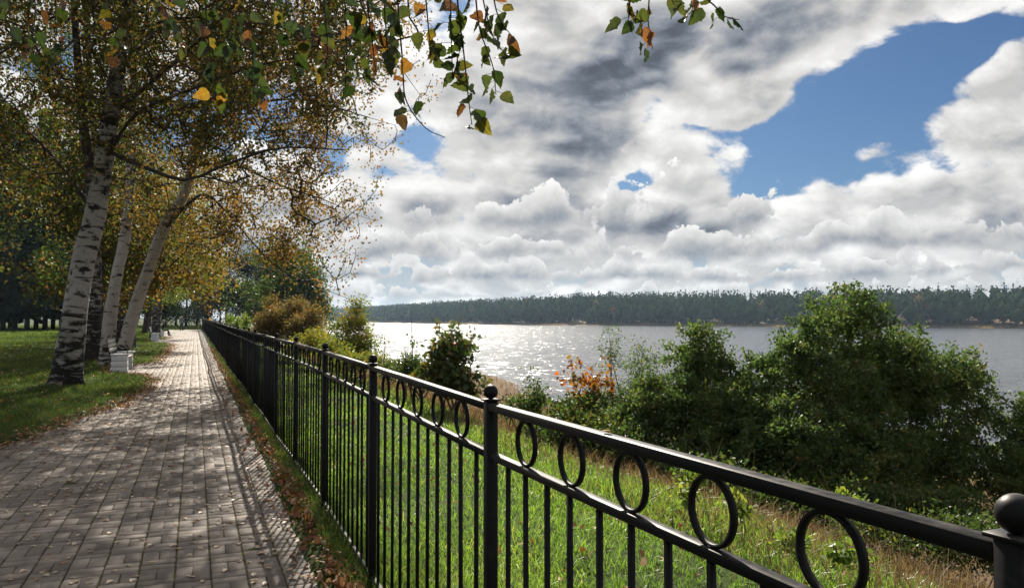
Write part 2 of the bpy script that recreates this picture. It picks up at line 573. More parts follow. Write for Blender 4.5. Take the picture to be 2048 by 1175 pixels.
M['twig'] = simple_mat('twig_bark', (0.045, 0.028, 0.022), 0.6, 0.3, 20.0, 0.3)

# leaves (real leaf reflectances)
M['lf_birch'] = leaf_mat('autumn_birch_leaf', [(0.0, (0.0340, 0.0553, 0.0102)), (0.42, (0.0578, 0.0680, 0.0136)), (0.66, (0.0978, 0.0697, 0.0187)), (0.86, (0.1530, 0.0748, 0.0204)), (1.0, (0.1105, 0.0467, 0.0187))], 0.6, clump=0.5, tboost=1.45)
M['lf_birch2'] = leaf_mat('russet_birch_leaf', [(0.0, (0.0440, 0.0598, 0.0123)), (0.35, (0.0924, 0.0748, 0.0158)), (0.68, (0.1672, 0.0880, 0.0194)), (1.0, (0.1320, 0.0528, 0.0194))], 0.6, clump=0.5, tboost=1.45)
M['lf_green'] = leaf_mat('dark_green_leaf', [(0.0, (0.0245, 0.0519, 0.0132)), (0.5, (0.0471, 0.0849, 0.0170)), (0.85, (0.0849, 0.1084, 0.0207)), (1.0, (0.1509, 0.1226, 0.0227))], 0.45, clump=0.45)
M['lf_willow'] = leaf_mat('willow_leaf', [(0.0, (0.0385, 0.0746, 0.0215)), (0.5, (0.0679, 0.1153, 0.0294)), (0.85, (0.1188, 0.1471, 0.0385)), (1.0, (0.2036, 0.1471, 0.0509))], 0.45, 0.45, 0.4, 0.05)
M['lf_yellow'] = leaf_mat('yellow_green_leaf', [(0.0, (0.060, 0.105, 0.016)), (0.6, (0.125, 0.155, 0.022)), (0.88, (0.22, 0.17, 0.024)), (1.0, (0.28, 0.14, 0.022))], 0.55, clump=0.5)
M['lf_russet'] = leaf_mat('russet_leaf', [(0.0, (0.0630, 0.0765, 0.0216)), (0.4, (0.1170, 0.0945, 0.0324)), (0.7, (0.1530, 0.0945, 0.0405)), (1.0, (0.2160, 0.0990, 0.0270))], 0.5, clump=0.5)
M['lf_maple'] = leaf_mat('maple_leaf_green', [(0.0, (0.0255, 0.0510, 0.0102)), (0.6, (0.0553, 0.0808, 0.0136)), (0.85, (0.1360, 0.0935, 0.0153)), (1.0, (0.2550, 0.0467, 0.0170))], 0.45, clump=0.3)
M['lf_maple_red'] = leaf_mat('maple_leaf_orange', [(0.0, (0.09, 0.085, 0.015)), (0.35, (0.22, 0.11, 0.016)), (0.7, (0.34, 0.10, 0.016)), (1.0, (0.32, 0.05, 0.02))], 0.5, clump=0.3)
M['lf_spruce'] = leaf_mat('spruce_needles', [(0.0, (0.008, 0.018, 0.008)), (0.6, (0.014, 0.028, 0.011)), (1.0, (0.030, 0.038, 0.014))], 0.10, clump=0.4, csc=0.6)
M['lf_weed'] = leaf_mat('light_weed_leaf', [(0.0, (0.08, 0.14, 0.02)), (0.6, (0.14, 0.20, 0.03)), (1.0, (0.26, 0.24, 0.04))], 0.5, clump=0.3)
M['lf_far'] = leaf_mat('far_wood_foliage', [(0.0, (0.010, 0.022, 0.012)), (0.5, (0.017, 0.032, 0.016)), (0.85, (0.030, 0.042, 0.018)), (1.0, (0.08, 0.06, 0.022))], 0.08, clump=0.25, csc=0.03, gloss=0.0)
M['grass'] = leaf_mat('grass_blade', [(0.0, (0.0765, 0.1440, 0.0180)), (0.5, (0.1350, 0.2340, 0.0288)), (0.85, (0.2160, 0.2880, 0.0405)), (1.0, (0.3060, 0.2880, 0.0810))], 0.55, 0.35, 0.35, 0.09, 1.4, 0.9)
M['grass_l'] = leaf_mat('shade_toned_lawn_blade', [(0.0, (0.0332, 0.0606, 0.0098)), (0.5, (0.0645, 0.1026, 0.0156)), (0.85, (0.1125, 0.1368, 0.0235)), (1.0, (0.2053, 0.1662, 0.0489))], 0.55, 0.4, 0.4, 0.07, 1.3, 0.7)  # darker copy of the grass, lawn shade put into the blade colour
M['drygrass'] = leaf_mat('dry_grass_blade', [(0.0, (0.0648, 0.0396, 0.0216)), (0.4, (0.1224, 0.0684, 0.0360)), (0.7, (0.1728, 0.1152, 0.0648)), (1.0, (0.2160, 0.1656, 0.0936))], 0.35, 0.5, 0.4)
M['reed'] = leaf_mat('reed_blade', [(0.0, (0.16, 0.115, 0.055)), (0.5, (0.24, 0.175, 0.085)), (1.0, (0.31, 0.24, 0.13))], 0.3, 0.5, 0.3)
M['litter'] = leaf_mat('fallen_leaf', [(0.0, (0.14, 0.065, 0.030)), (0.35, (0.26, 0.13, 0.065)), (0.7, (0.46, 0.34, 0.24)), (1.0, (0.60, 0.49, 0.37))], 0.2, 0.4, 0.25, 0.09, 1.1)
M['litter_r'] = leaf_mat('fallen_leaf_rust', [(0.0, (0.10, 0.042, 0.020)), (0.4, (0.20, 0.078, 0.030)), (0.75, (0.31, 0.14, 0.055)), (1.0, (0.44, 0.29, 0.18))], 0.3, 0.45, 0.3, 0.06, 1.1)

# ------------------------------------------------------------------ terrain
PATH_L = np.array([(-3, -8), (6.5, -6.0), (9, -3.6), (10.2, -2.7), (11.2, -2.25), (13, -1.94), (14.7, -1.50), (17, -1.15), (20.2, -0.97), (22, -0.97), (23.6, -1.25), (24.4, -1.7), (24.7, -2.45),
                   (28, -2.5), (28.8, -1.9), (30.5, -1.3), (38, -1.2), (50, -1.25), (53, -1.7), (54.5, -2.9), (60.5, -2.9), (62, -2.1), (66, -1.8), (68, -2.2), (70, -3.2), (112, -3.4)])
PATH_R = 0.74
PATH_END = 111.0
def xl(y):
    y = np.asarray(y, dtype=float)
    return np.interp(y, PATH_L[:, 0], PATH_L[:, 1]) + 0.05 * np.sin(y * 2.1) + 0.04 * np.sin(y * 5.3 + 1)
PROF = np.array([(0.9, 0.02), (2.2, -0.02), (4.2, -0.14), (5.4, -0.5), (7, -1.15), (9.5, -1.95), (14, -2.75), (20, -3.25), (22.2, -3.43), (26, -4.2), (60, -7)])
WATER_Z = -3.4
def gz(X, Y):
    X = np.asarray(X, dtype=float)
    Y = np.asarray(Y, dtype=float)
    right = np.interp(X, PROF[:, 0], PROF[:, 1])
    bump = 0.03 * np.sin(X * 0.9 + 1.3) * np.sin(Y * 0.7) + 0.02 * np.sin(X * 2.3 + Y * 1.7)
    bank = 0.35 * np.sin(Y * 0.11 + 0.6) * np.clip((X - 9) / 10, 0, 1)
    left = 0.02 + 0.02 * np.clip((xl(Y) - X), 0, 3)
    z = np.where(X > 0.9, right + bump * np.clip((X - 1.1), 0, 1) + bank, left + bump * np.clip((xl(Y) - X), 0, 1))
    inside = np.clip(np.minimum(X - xl(Y), PATH_R - X) / 0.12, 0, 1) * (Y < PATH_END)
    return z * (1 - inside) - 0.05 * inside

def axis(segs):
    out = []
    for a, b, n in segs:
        out.append(np.linspace(a, b, n, endpoint=False))
    return np.concatenate(out + [[segs[-1][1]]])
gx = axis([(-900, -60, 14), (-60, -12, 16), (-12, -4.2, 20), (-4.2, 1.4, 56), (1.4, 8, 40), (8, 24, 32), (24, 62, 10)])
gy = axis([(-60, 0, 12), (0, 32, 120), (32, 75, 70), (75, 120, 40), (120, 400, 20), (400, 3000, 12)])
GX, GY = np.meshgrid(gx, gy)
V = np.stack([GX, GY, gz(GX, GY)], -1).reshape(-1, 3)
nx, ny = len(gx), len(gy)
ii = (np.arange(ny - 1)[:, None] * nx + np.arange(nx - 1)[None]).ravel()
struct(link('ground', mesh_np('ground', V, [np.stack([ii, ii + 1, ii + nx + 1, ii + nx], 1)], smooth=True), M['soil']))

# river
V = [(20, -400, WATER_Z), (4000, -400, WATER_Z), (4000, 4000, WATER_Z), (20, 4000, WATER_Z)]
struct(link('river', mesh_np('river', V, [[[0, 1, 2, 3]]]), M['water']))

# path bed and pavers
py = np.arange(0.0, PATH_END + 0.01, 0.25)
V = np.concatenate([np.stack([xl(py) - 0.10, py, np.full_like(py, -0.008)], 1), np.stack([np.full_like(py, PATH_R + 0.06), py, np.full_like(py, -0.008)], 1)])
n = len(py)
i = np.arange(n - 1)
path = struct(link('path', mesh_np('path', V, [np.stack([i, i + n, i + n + 1, i + 1], 1)]), M['joint']))

def brick_template():
    c, h = 0.006, 0.05
    def ring(inset, z):
        return [(-0.5, -0.5, inset, z), (0.5, -0.5, inset, z), (0.5, 0.5, inset, z), (-0.5, 0.5, inset, z)]
    T = ring(c, 0.0) + ring(0.0, -c) + ring(0.0, -h)
    F = [[0, 1, 2, 3]] + [[4 + k, 4 + (k + 1) % 4, (k + 1) % 4, k] for k in range(4)] + [[8 + k, 8 + (k + 1) % 4, 4 + (k + 1) % 4, 4 + k] for k in range(4)]
    return np.array(T), np.array(F)
BT, BF = brick_template()
def brick_verts(lx, ly):
    lx, ly = np.atleast_1d(lx), np.atleast_1d(ly)
    x = BT[None, :, 0] * lx[:, None] - np.sign(BT[None, :, 0]) * BT[None, :, 2]
    y = BT[None, :, 1] * ly[:, None] - np.sign(BT[None, :, 1]) * BT[None, :, 2]
    return np.stack([x, y, np.broadcast_to(BT[None, :, 3], x.shape)], -1)
CW = 0.210
B = []
for ci in range(int((PATH_R + 8) / CW)):
    cx = PATH_R - CW * (ci + 0.5)
    ph = 0.012 * math.sin(ci * 1.7)
    y = 3.2 + ph
    while y < PATH_END:
        if cx > xl(y + 0.2) - 0.02 and cx > -0.22 * y - 0.9:
            dj = rng.normal(0, 0.0015, 8)
            B.append((cx - 0.0510 + dj[0], y + 0.1 + dj[1], 0))
            B.append((cx + 0.0510 + dj[2], y + 0.1 + dj[3], 0))
            B.append((cx + dj[4], y + 0.2535 + dj[5], 1))
            B.append((cx + dj[6], y + 0.3555 + dj[7], 1))
        y += 0.408
B = np.array(B)
k = len(B)
dip = 0.004 * np.sin(B[:, 0] * 2.1) * np.sin(B[:, 1] * 0.9) + rng.normal(0, 0.0018, k)
tilt = rng.normal(0, 0.010, (k, 2))
yaw = rng.normal(0, 0.008, k)
vis, zc = seen(np.column_stack([B[:, :2], np.zeros(k)]), -6)
order = np.argsort(np.where(vis, zc, 1e9))
near = order[:300]
rest = order[300:]
LX = np.where(B[:, 2] == 0, 0.098, 0.200)
LY = np.where(B[:, 2] == 0, 0.200, 0.098)
bm_mesh = mesh_np('paver', brick_verts(0.098, 0.200)[0], [BF])
bm_mesh.materials.append(M['paver'])
for q in near:
    o = bpy.data.objects.new('paver', bm_mesh)
    o.parent = path
    o.location = (B[q, 0], B[q, 1], dip[q])
    o.rotation_euler = (tilt[q, 0], tilt[q, 1], yaw[q] + (rad(90) if B[q, 2] else 0))
    COL.objects.link(o)
Vb = brick_verts(LX[rest], LY[rest])
Vb[..., 2] += dip[rest][:, None] + Vb[..., 0] * tilt[rest, 1][:, None] + Vb[..., 1] * tilt[rest, 0][:, None]
Vb[..., 0] += B[rest, 0][:, None]
Vb[..., 1] += B[rest, 1][:, None]
Fb = (BF[None, :5] + (np.arange(len(rest)) * 12)[:, None, None]).reshape(-1, 4)
o = link('paving', mesh_np('paving', Vb.reshape(-1, 3), [Fb], np.repeat(rng.random(len(rest)), 5)), M['paver'], path)
struct(o, 'stuff')

# ------------------------------------------------------------------ fence
NP = 55
S = 1.94
fence = thing('railing_fence', 'long black iron railing fence with rings along the right edge of the path', 'fence', (1.0, 0.69, 0.0))
def post_xyz(k):
    h = float(np.interp(k, [0, 1, 2, 3, 4, 6, 9, 20, 55], [0.0, -0.012, 0.012, 0.022, 0.03, 0.034, 0.03, 0.06, 0.10]))
    wob = 0.012 * math.sin(k * 2.3) + (0.02 * math.sin(k * 0.9) if k > 6 else 0)
    return np.array([1.0 - 0.0022 * k + (wob if k > 1 else 0), 0.69 + S * k, h])
F0 = np.array(fence.location)
pm = MB().box((0, 0, 0.5555), (0.042, 0.042, 1.511), ch=0.003).mesh('post')
pl = MB().box((0, 0, 1.314), (0.058, 0.058, 0.006), ch=0.001).mesh('cap_plate')
bl = MB().sphere((0, 0, 1.3432), 0.0265, 24, 14).mesh('ball_finial', smooth=True)
ba = MB().box((0, 0, 0.585), (0.014, 0.014, 1.078)).mesh('baluster')
tb = MB()
RINGR, RINGW, RINGT = 0.0755, 0.014, 0.007
ang = np.linspace(0, 2 * math.pi, 40, endpoint=False)
prof = [(RINGR, -RINGW / 2), (RINGR, RINGW / 2), (RINGR - RINGT * 1.3, RINGW / 2), (RINGR - RINGT * 1.3, -RINGW / 2)]
V = np.array([[w, r * math.cos(a), r * math.sin(a)] for a in ang for r, w in prof])
Fq = [[a * 4 + b, a * 4 + (b + 1) % 4, ((a + 1) % 40) * 4 + (b + 1) % 4, ((a + 1) % 40) * 4 + b] for a in range(40) for b in range(4)]
bd = MB()
bd.add(V, np.array(Fq))
for zz0 in (RINGR - 0.002, -RINGR + 0.002):
    for w_ in (-0.006, 0.006):
        bd.sphere((w_, 0, zz0), (0.005, 0.011, 0.0045), 6, 4)
rg = bd.mesh('ring')
for me in (pm, pl, bl, ba, rg):
    me.materials.append(M['fence'])
nbal = 0
far_bal = MB()
for k in range(NP + 1):
    P = post_xyz(k)
    po = link('post', pm, None, fence, P - F0)
    link('cap_plate', pl, None, po)
    link('ball_finial', bl, None, po)
    if k == NP:
        break
    Q = post_xyz(k + 1)
    d = Q - P
    L = np.linalg.norm(d)
    yaw = math.atan2(d[1], d[0]) - rad(90)
    pitch = math.asin(d[2] / L)
    Rm = np.array(Euler((pitch, 0, yaw)).to_matrix())
    for nm, z, w, h in (('top_rail', 1.290, 0.038, 0.026), ('middle_rail', 1.115, 0.030, 0.024), ('bottom_rail', 0.062, 0.026, 0.022)):
        mb = MB().box((P + Q) / 2 + np.array([0, 0, z]) - F0, (w, L - 0.042, h), Rm, ch=0.002)
        mb.build(nm, M['fence'], fence)
    for j in range(1, 12):
        c = P + d * j / 12 - F0
        if nbal < 300:
            link('baluster', ba, None, fence, c + [rng.normal(0, 0.001), rng.normal(0, 0.0015), 0], (rng.normal(0, 0.0022), rng.normal(0, 0.0018), rng.normal(0, 0.05)))
            nbal += 1
        else:
            far_bal.box(c + [0, 0, 0.592], (0.014, 0.014, 1.04))
    for j in range(1, 6):
        c = P + d * j / 6 - F0 + np.array([0, 0, 1.202])
        link('ring', rg, None, fence, c, (pitch, 0, yaw))
struct(far_bal.build('balusters_far', M['fence'], fence), 'stuff')

# ------------------------------------------------------------------ plants: skeletons and leaves
def resample(pts, step):
    pts = np.asarray(pts, dtype=float)
    d = np.concatenate([[0], np.cumsum(np.linalg.norm(np.diff(pts, axis=0), axis=1))])
    n = max(2, int(d[-1] / step) + 1)
    t = np.linspace(0, d[-1], n)
    return np.stack([np.interp(t, d, pts[:, i]) for i in range(3)], 1), t / d[-1]

def smooth_line(pts, n=24):
    """Catmull-Rom through the points"""
    P = np.asarray(pts, dtype=float)
    P = np.vstack([2 * P[0] - P[1], P, 2 * P[-1] - P[-2]])
    out = []
    m = max(2, n // (len(P) - 3))
    for i in range(1, len(P) - 2):
        for t in np.linspace(0, 1, m, endpoint=False):
            a, b, c, d = P[i - 1], P[i], P[i + 1], P[i + 2]
            out.append(0.5 * (2 * b + (c - a) * t + (2 * a - 5 * b + 4 * c - d) * t * t + (3 * b - a - 3 * c + d) * t ** 3))
    out.append(P[-2])
    return np.array(out)

class Skeleton:
    """grows twigs from stems to every tip; each tip joins the nearest wood"""
    def __init__(self, R):
        self.R = R
        self.pos, self.par, self.fix = [], [], []
    def stem(self, pts, r0, r1, parent=-1, step=0.35):
        pts, t = resample(pts, step)
        for q, s in zip(pts, t):
            self.pos.append(q)
            self.par.append(parent)
            self.fix.append(r0 + (r1 - r0) * s)
            parent = len(self.pos) - 1
        return parent
    def nearest(self, p):
        return int(np.argmin(((np.array(self.pos) - p) ** 2).sum(1)))
    def grow(self, tips, start=0, seg=0.40, jit=0.20, sag=0.06, up=0.25):
        tips = np.asarray(tips)
        base = np.array(self.pos[start:])
        d = np.array([np.min(((base - t) ** 2).sum(1)) for t in tips])
        cap = len(self.pos) + len(tips) * 8 + 10
        A = np.empty((cap, 3))
        n = len(self.pos)
        A[:n] = self.pos
        self.tips = []
        for i in np.argsort(d):
            t = tips[i]
            q = A[start:n] - t
            w = (q ** 2).sum(1) * (1 + up * np.clip(q[:, 2] / (np.sqrt((q ** 2).sum(1)) + 0.01), -0.2, 1))
            j = int(np.argmin(w)) + start
            a = A[j].copy()
            L = np.linalg.norm(t - a)
            m = max(1, min(6, int(L / seg + 0.5)))
            par = j
            for s in range(1, m + 1):
                f = s / m
                p = a + (t - a) * f
                if s < m:
                    p = p + self.R.normal(0, jit * L / m, 3)
                    p[2] -= sag * L * math.sin(math.pi * f) * -1
                if n >= cap:
                    break
                A[n] = p
                self.pos.append(p)
                self.par.append(par)
                self.fix.append(0.0)
                par = n
                n += 1
            self.tips.append(par)
    def radii(self, tip=0.004, power=2.35):
        n = len(self.pos)
        acc = np.zeros(n)
        for i in range(n - 1, -1, -1):
            if acc[i] == 0:
                acc[i] = tip ** power
            if self.par[i] >= 0:
                acc[self.par[i]] += acc[i]
        r = acc ** (1 / power)
        fx = np.array(self.fix)
        return np.where(fx > 0, fx, r)
    def wood(self, name, mat, parent, off, tip=0.004, rmin=0.0, only=None, cap_r=1e9):
        pos = np.array(self.pos)
        par = np.array(self.par)
        r = np.minimum(self.radii(tip), cap_r)
        idx = np.where((par >= 0) & (np.maximum(r, 0) >= rmin))[0]
        if only is not None:
            idx = idx[only(idx)]
        a, b = pos[par[idx]], pos[idx]
        ra = np.where(np.array(self.fix)[par[idx]] > 0, np.minimum(r[par[idx]], r[idx] * 1.25), np.minimum(r[par[idx]], r[idx] * 1.4))
        rb = r[idx]
        Vs, Fs, c0 = [], [], 0
        for lo, hi, n in ((0, 0.012, 3), (0.012, 0.05, 5), (0.05, 9, 8)):
            s = (rb >= lo) & (rb < hi)
            if not s.any():
                continue
            A_, B_, RA, RB = a[s], b[s], ra[s], rb[s]
            t = B_ - A_
            t /= np.linalg.norm(t, axis=1)[:, None] + 1e-9
            ref = np.where(np.abs(t[:, 2:3]) < 0.9, np.array([[0, 0, 1.0]]), np.array([[1.0, 0, 0]]))
            x = np.cross(t, ref)
            x /= np.linalg.norm(x, axis=1)[:, None] + 1e-9
            y = np.cross(t, x)
            an = np.linspace(0, 2 * math.pi, n, endpoint=False)
            ring = x[:, None] * np.cos(an)[None, :, None] + y[:, None] * np.sin(an)[None, :, None]
            V = np.concatenate([A_[:, None] - 0.3 * RA[:, None, None] * t[:, None] + RA[:, None, None] * ring, B_[:, None] + RB[:, None, None] * ring], 1)
            k = np.arange(n)
            f = np.stack([k, (k + 1) % n, n + (k + 1) % n, n + k], 1)
            Fs.append((f[None] + (np.arange(len(A_)) * 2 * n)[:, None, None]).reshape(-1, 4) + c0)
            Vs.append(V.reshape(-1, 3))
            c0 += len(A_) * 2 * n
        if not Vs:
            return None
        return link(name, mesh_np(name, np.vstack(Vs) - off, [np.vstack(Fs)], smooth=True), mat, parent)

def unit(R, n):
    v = R.normal(size=(n, 3))
    return v / np.linalg.norm(v, axis=1)[:, None]

def leaf_cloud(R, C, size, aspect=0.6, droop=0.35, var=0.3, shape='ovate', rnd=None):
    """many separate leaves: C centres, each a folded blade (or lobed leaf)"""
    n = len(C)
    a = unit(R, n)
    a[:, 2] -= droop * R.random(n) * 2
    a /= np.linalg.norm(a, axis=1)[:, None]
    s = np.cross(a, unit(R, n))
    s /= np.linalg.norm(s, axis=1)[:, None] + 1e-9
    nrm = np.cross(a, s)
    L = size * (1 + var * (R.random(n) * 2 - 1))
    Wd = L * aspect * (0.8 + 0.4 * R.random(n))
    if rnd is None:
        rnd = R.random(n)
    if shape == 'ovate':
        fold = (R.random(n) * 0.35)[:, None] * Wd[:, None] * nrm
        b = C - a * L[:, None] / 2
        t = C + a * L[:, None] / 2
        m = C - a * L[:, None] * 0.08
        V = np.stack([b, m - s * Wd[:, None] / 2 + fold, t, m + s * Wd[:, None] / 2 + fold], 1).reshape(-1, 3)
        F = np.arange(n * 4).reshape(-1, 4)
        return V, [F], rnd
    if shape == 'maple':
        pr = [(-0.45, 0.0), (-0.30, 0.30), (-0.05, 0.18), (0.05, 0.52), (0.20, 0.20), (0.58, 0.0), (0.20, -0.20), (0.05, -0.52), (-0.05, -0.18), (-0.30, -0.30)]
        V = np.stack([C + a * (L * p)[:, None] + s * (L * q)[:, None] + nrm * (L * 0.12 * abs(q))[:, None] for p, q in pr], 1)
        V = np.concatenate([V, C[:, None]], 1).reshape(-1, 3)
        k = np.arange(10)
        f = np.stack([k, (k + 1) % 10, np.full(10, 10)], 1)
        F = (f[None] + (np.arange(n) * 11)[:, None, None]).reshape(-1, 3)
        return V, [F], np.repeat(rnd, 10)

def cat_mesh(parts):
    V, F, r, o = [], {}, {}, 0
    for v, fs, rr in parts:
        V.append(v)
        pos = 0
        for f in fs:
            F.setdefault(f.shape[1], []).append(f + o)
            r.setdefault(f.shape[1], []).append(rr[pos:pos + len(f)])
            pos += len(f)
        o += len(v)
    ks = list(F)
    return np.vstack(V), [np.vstack(F[k]) for k in ks], np.concatenate([np.concatenate(r[k]) for k in ks])

def in_ellipsoids(R, n, ells, shell=0.35):
    """points spread through a union of ellipsoids, denser towards the outside, clumped"""
    w = np.array([e[1][0] * e[1][1] * e[1][2] for e in ells])
    pick = R.choice(len(ells), n, p=w / w.sum())
    c = np.array([e[0] for e in ells])[pick]
    rr = np.array([e[1] for e in ells])[pick]
    u = unit(R, n)
    lump = 1 + 0.16 * np.sin(u[:, 0] * 5 + u[:, 2] * 3 + pick) + 0.13 * np.sin(u[:, 1] * 7 - u[:, 2] * 6 + 2 * pick)
    rad_ = R.random(n) ** shell * lump
    return c + u * rr * rad_[:, None]

def tip_leaves(R, sk, per, spread, size, back=0.7, hang=0.0, **kw):
    pos = np.array(sk.pos)
    par = np.array(sk.par)
    tips = np.array(sk.tips)
    A, B_ = pos[par[tips]], pos[tips]
    n = len(tips) * per
    t = R.random(n) * (1 + back) - back
    i = np.repeat(np.arange(len(tips)), per)
    C = B_[i] + (A[i] - B_[i]) * np.clip(-t, 0, 1)[:, None] + R.normal(0, spread, (n, 3)) * np.array([1, 1, 0.8])
    C[:, 2] -= hang * np.abs(R.normal(0, 1, n))
    rn = np.clip(0.65 * R.random(n) + 0.35 * np.repeat(R.random(len(tips)), per), 0, 1)
    return leaf_cloud(R, C, size, rnd=rn, **kw)

def trunk_mesh(R, pts, r0, r1, flare=0.35, n=18, lumps=0.05, off=(0, 0, 0)):
    pts = smooth_line(pts, 40)
    d = np.concatenate([[0], np.cumsum(np.linalg.norm(np.diff(pts, axis=0), axis=1))])
    t = d / d[-1]
    r = r0 + (r1 - r0) * t ** 0.9
    h = pts[:, 2] - pts[0, 2]
    r = r * (1 + flare * np.exp(-h / 0.35))
    T = np.gradient(pts, axis=0)
    T /= np.linalg.norm(T, axis=1)[:, None]
    A = np.cross(T, [0, 1.0, 0])
    A /= np.linalg.norm(A, axis=1)[:, None]
    B_ = np.cross(T, A)
    an = np.linspace(0, 2 * math.pi, n, endpoint=False)
    ph = R.random(6) * 6
    rr = r[:, None] * (1 + lumps * np.sin(3 * an[None] + ph[0] + h[:, None] * 1.1) + lumps * 0.8 * np.sin(2 * an[None] + ph[1] - h[:, None] * 2.3) + lumps * 0.5 * np.sin(5 * an[None] + h[:, None] * 5 + ph[2]))
    rr = rr * (1 + 0.22 * flare / 0.35 * np.exp(-h[:, None] / 0.22) * np.sin(5 * an[None] + ph[3]))
    V = pts[:, None] + rr[..., None] * (A[:, None] * np.cos(an)[None, :, None] + B_[:, None] * np.sin(an)[None, :, None])
    i = np.arange(len(pts) - 1)[:, None] * n
    j = np.arange(n)[None]
    q = np.stack([i + j, i + (j + 1) % n, i + n + (j + 1) % n, i + n + j], -1).reshape(-1, 4)
    return mesh_np('trunk', V.reshape(-1, 3) - np.asarray(off), [q], smooth=True)

def px_ell(u, v, depth, ru, rv, rd):
    """an ellipsoid given by where its middle stands and by half-sizes in metres across, up, along"""
    return (at(u, v, depth), np.array([ru, rd, rv]))

def tree(name, label, cat, trunks, ells, ntips, per, leaf, lmat, seed, bark='birch', limbs=(), group=None, spread=0.16, shell=0.45, tip=0.004, droop=0.35, aspect=0.62, wood='birch_limb', start_h=2.5, clip_low=None, extra_tips=None, rmin=0.0, gapc=-0.55):
    """trunks: list of (points, r0, r1, bark); limbs: list of (points, r0, r1)"""
    R = np.random.default_rng(seed)
    root = np.array(trunks[0][0][0])
    t = thing(name, label, cat, root, group)
    sk = Skeleton(R)
    for pts, r0, r1, bk in trunks:
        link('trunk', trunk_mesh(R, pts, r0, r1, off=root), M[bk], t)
        sm = smooth_line(pts, 40)
        hi = sm[sm[:, 2] > root[2] + start_h]
        if len(hi) > 1:
            sk.stem(hi, r0 * 0.6, r1, step=0.5)
    for pts, r0, r1 in limbs:
        sm = smooth_line(pts, 30)
        sk.stem(sm, r0, r1, parent=sk.nearest(sm[0]) if sk.pos else -1, step=0.4)
    nst = len(sk.pos)
    tips = in_ellipsoids(R, ntips, ells, shell)
    if extra_tips is not None:
        tips = np.vstack([tips, extra_tips])
    if clip_low is not None:
        tips = tips[tips[:, 2] > clip_low]
    s_ = 1.0 / max(0.8, spread * 6)
    lumpy = np.sin(tips[:, 0] * 2.3 * s_ + 1.1 * np.sin(tips[:, 2] * 1.9 * s_)) + np.sin(tips[:, 1] * 2.1 * s_ + seed) + np.sin(tips[:, 2] * 2.9 * s_ + tips[:, 0] * s_)
    nx_ = len(extra_tips) if extra_tips is not None else 0
    keep_ = lumpy > gapc
    if nx_:
        keep_[-nx_:] = True
    tips = tips[keep_]
    sk.grow(tips)
    nf = len(sk.pos)
    sk.wood('limbs', M[wood], t, root, tip, rmin, cap_r=0.16, only=lambda i: np.array([(j >= nst) or len(limbs) > 0 or True for j in i]) & (i > 0))
    V, F, rn = tip_leaves(R, sk, per, spread, leaf, droop=droop, aspect=aspect, hang=spread * 0.9)
    link('crown', mesh_np('crown', V - root, F, rn), M[lmat], t)
    return t

# ---- the big birch at the path edge
b1 = [at(132, 792, 18.0) * [1, 1, 0] + [0, 0, -0.1]]
Y1 = b1[0]
def up(u, v, z):
    return at(u, v, z)
tree('birch_tree', 'thick leaning birch with cracked black and white bark, nearest trunk on the grass', 'tree',
     [([Y1, up(148, 640, 17.6), up(166, 520, 17.6), up(190, 430, 17.5), up(212, 300, 17.3), up(232, 160, 17.0), up(262, 0, 16.8), up(290, -200, 16.6)], 0.31, 0.09, 'birch'),
      ([up(192, 420, 17.5), up(178, 320, 17.8), up(160, 180, 18.0), up(148, 0, 18.2), up(140, -180, 18.3)], 0.14, 0.05, 'birch_old')],
     [px_ell(150, 120, 17.5, 2.8, 3.2, 3.0), px_ell(330, 60, 16.5, 2.8, 3.0, 3.2), px_ell(40, 260, 18, 1.6, 1.6, 2.4), px_ell(520, 60, 16.5, 2.2, 1.9, 2.6), px_ell(200, -320, 17, 3.4, 2.6, 3.4), px_ell(450, 250, 17.5, 1.8, 1.3, 2.2), px_ell(60, 10, 16, 2.0, 2.4, 2.5), px_ell(610, 90, 15.2, 1.9, 1.7, 2.4), px_ell(560, -170, 16, 3.0, 1.8, 3.0)],
     2900, 25, 0.084, 'lf_birch', 11, tip=0.011, spread=0.14, gapc=-0.6, aspect=0.7,
     limbs=[([up(212, 300, 17.3), up(280, 330, 16.8), up(370, 360, 16.4), up(450, 330, 16.2), up(560, 296, 16.0), up(690, 300, 15.8)], 0.055, 0.012),
            ([up(222, 230, 17.2), up(320, 150, 16.8), up(420, 60, 16.4), up(500, -20, 16.0)], 0.06, 0.015),
            ([up(190, 430, 17.5), up(120, 330, 17.8), up(40, 250, 18.2), up(-60, 200, 18.5)], 0.06, 0.015),
            ([up(210, 320, 17.3), up(270, 230, 16.5), up(380, 180, 16.0), up(520, 130, 15.5), up(640, 110, 15)], 0.05, 0.012)])

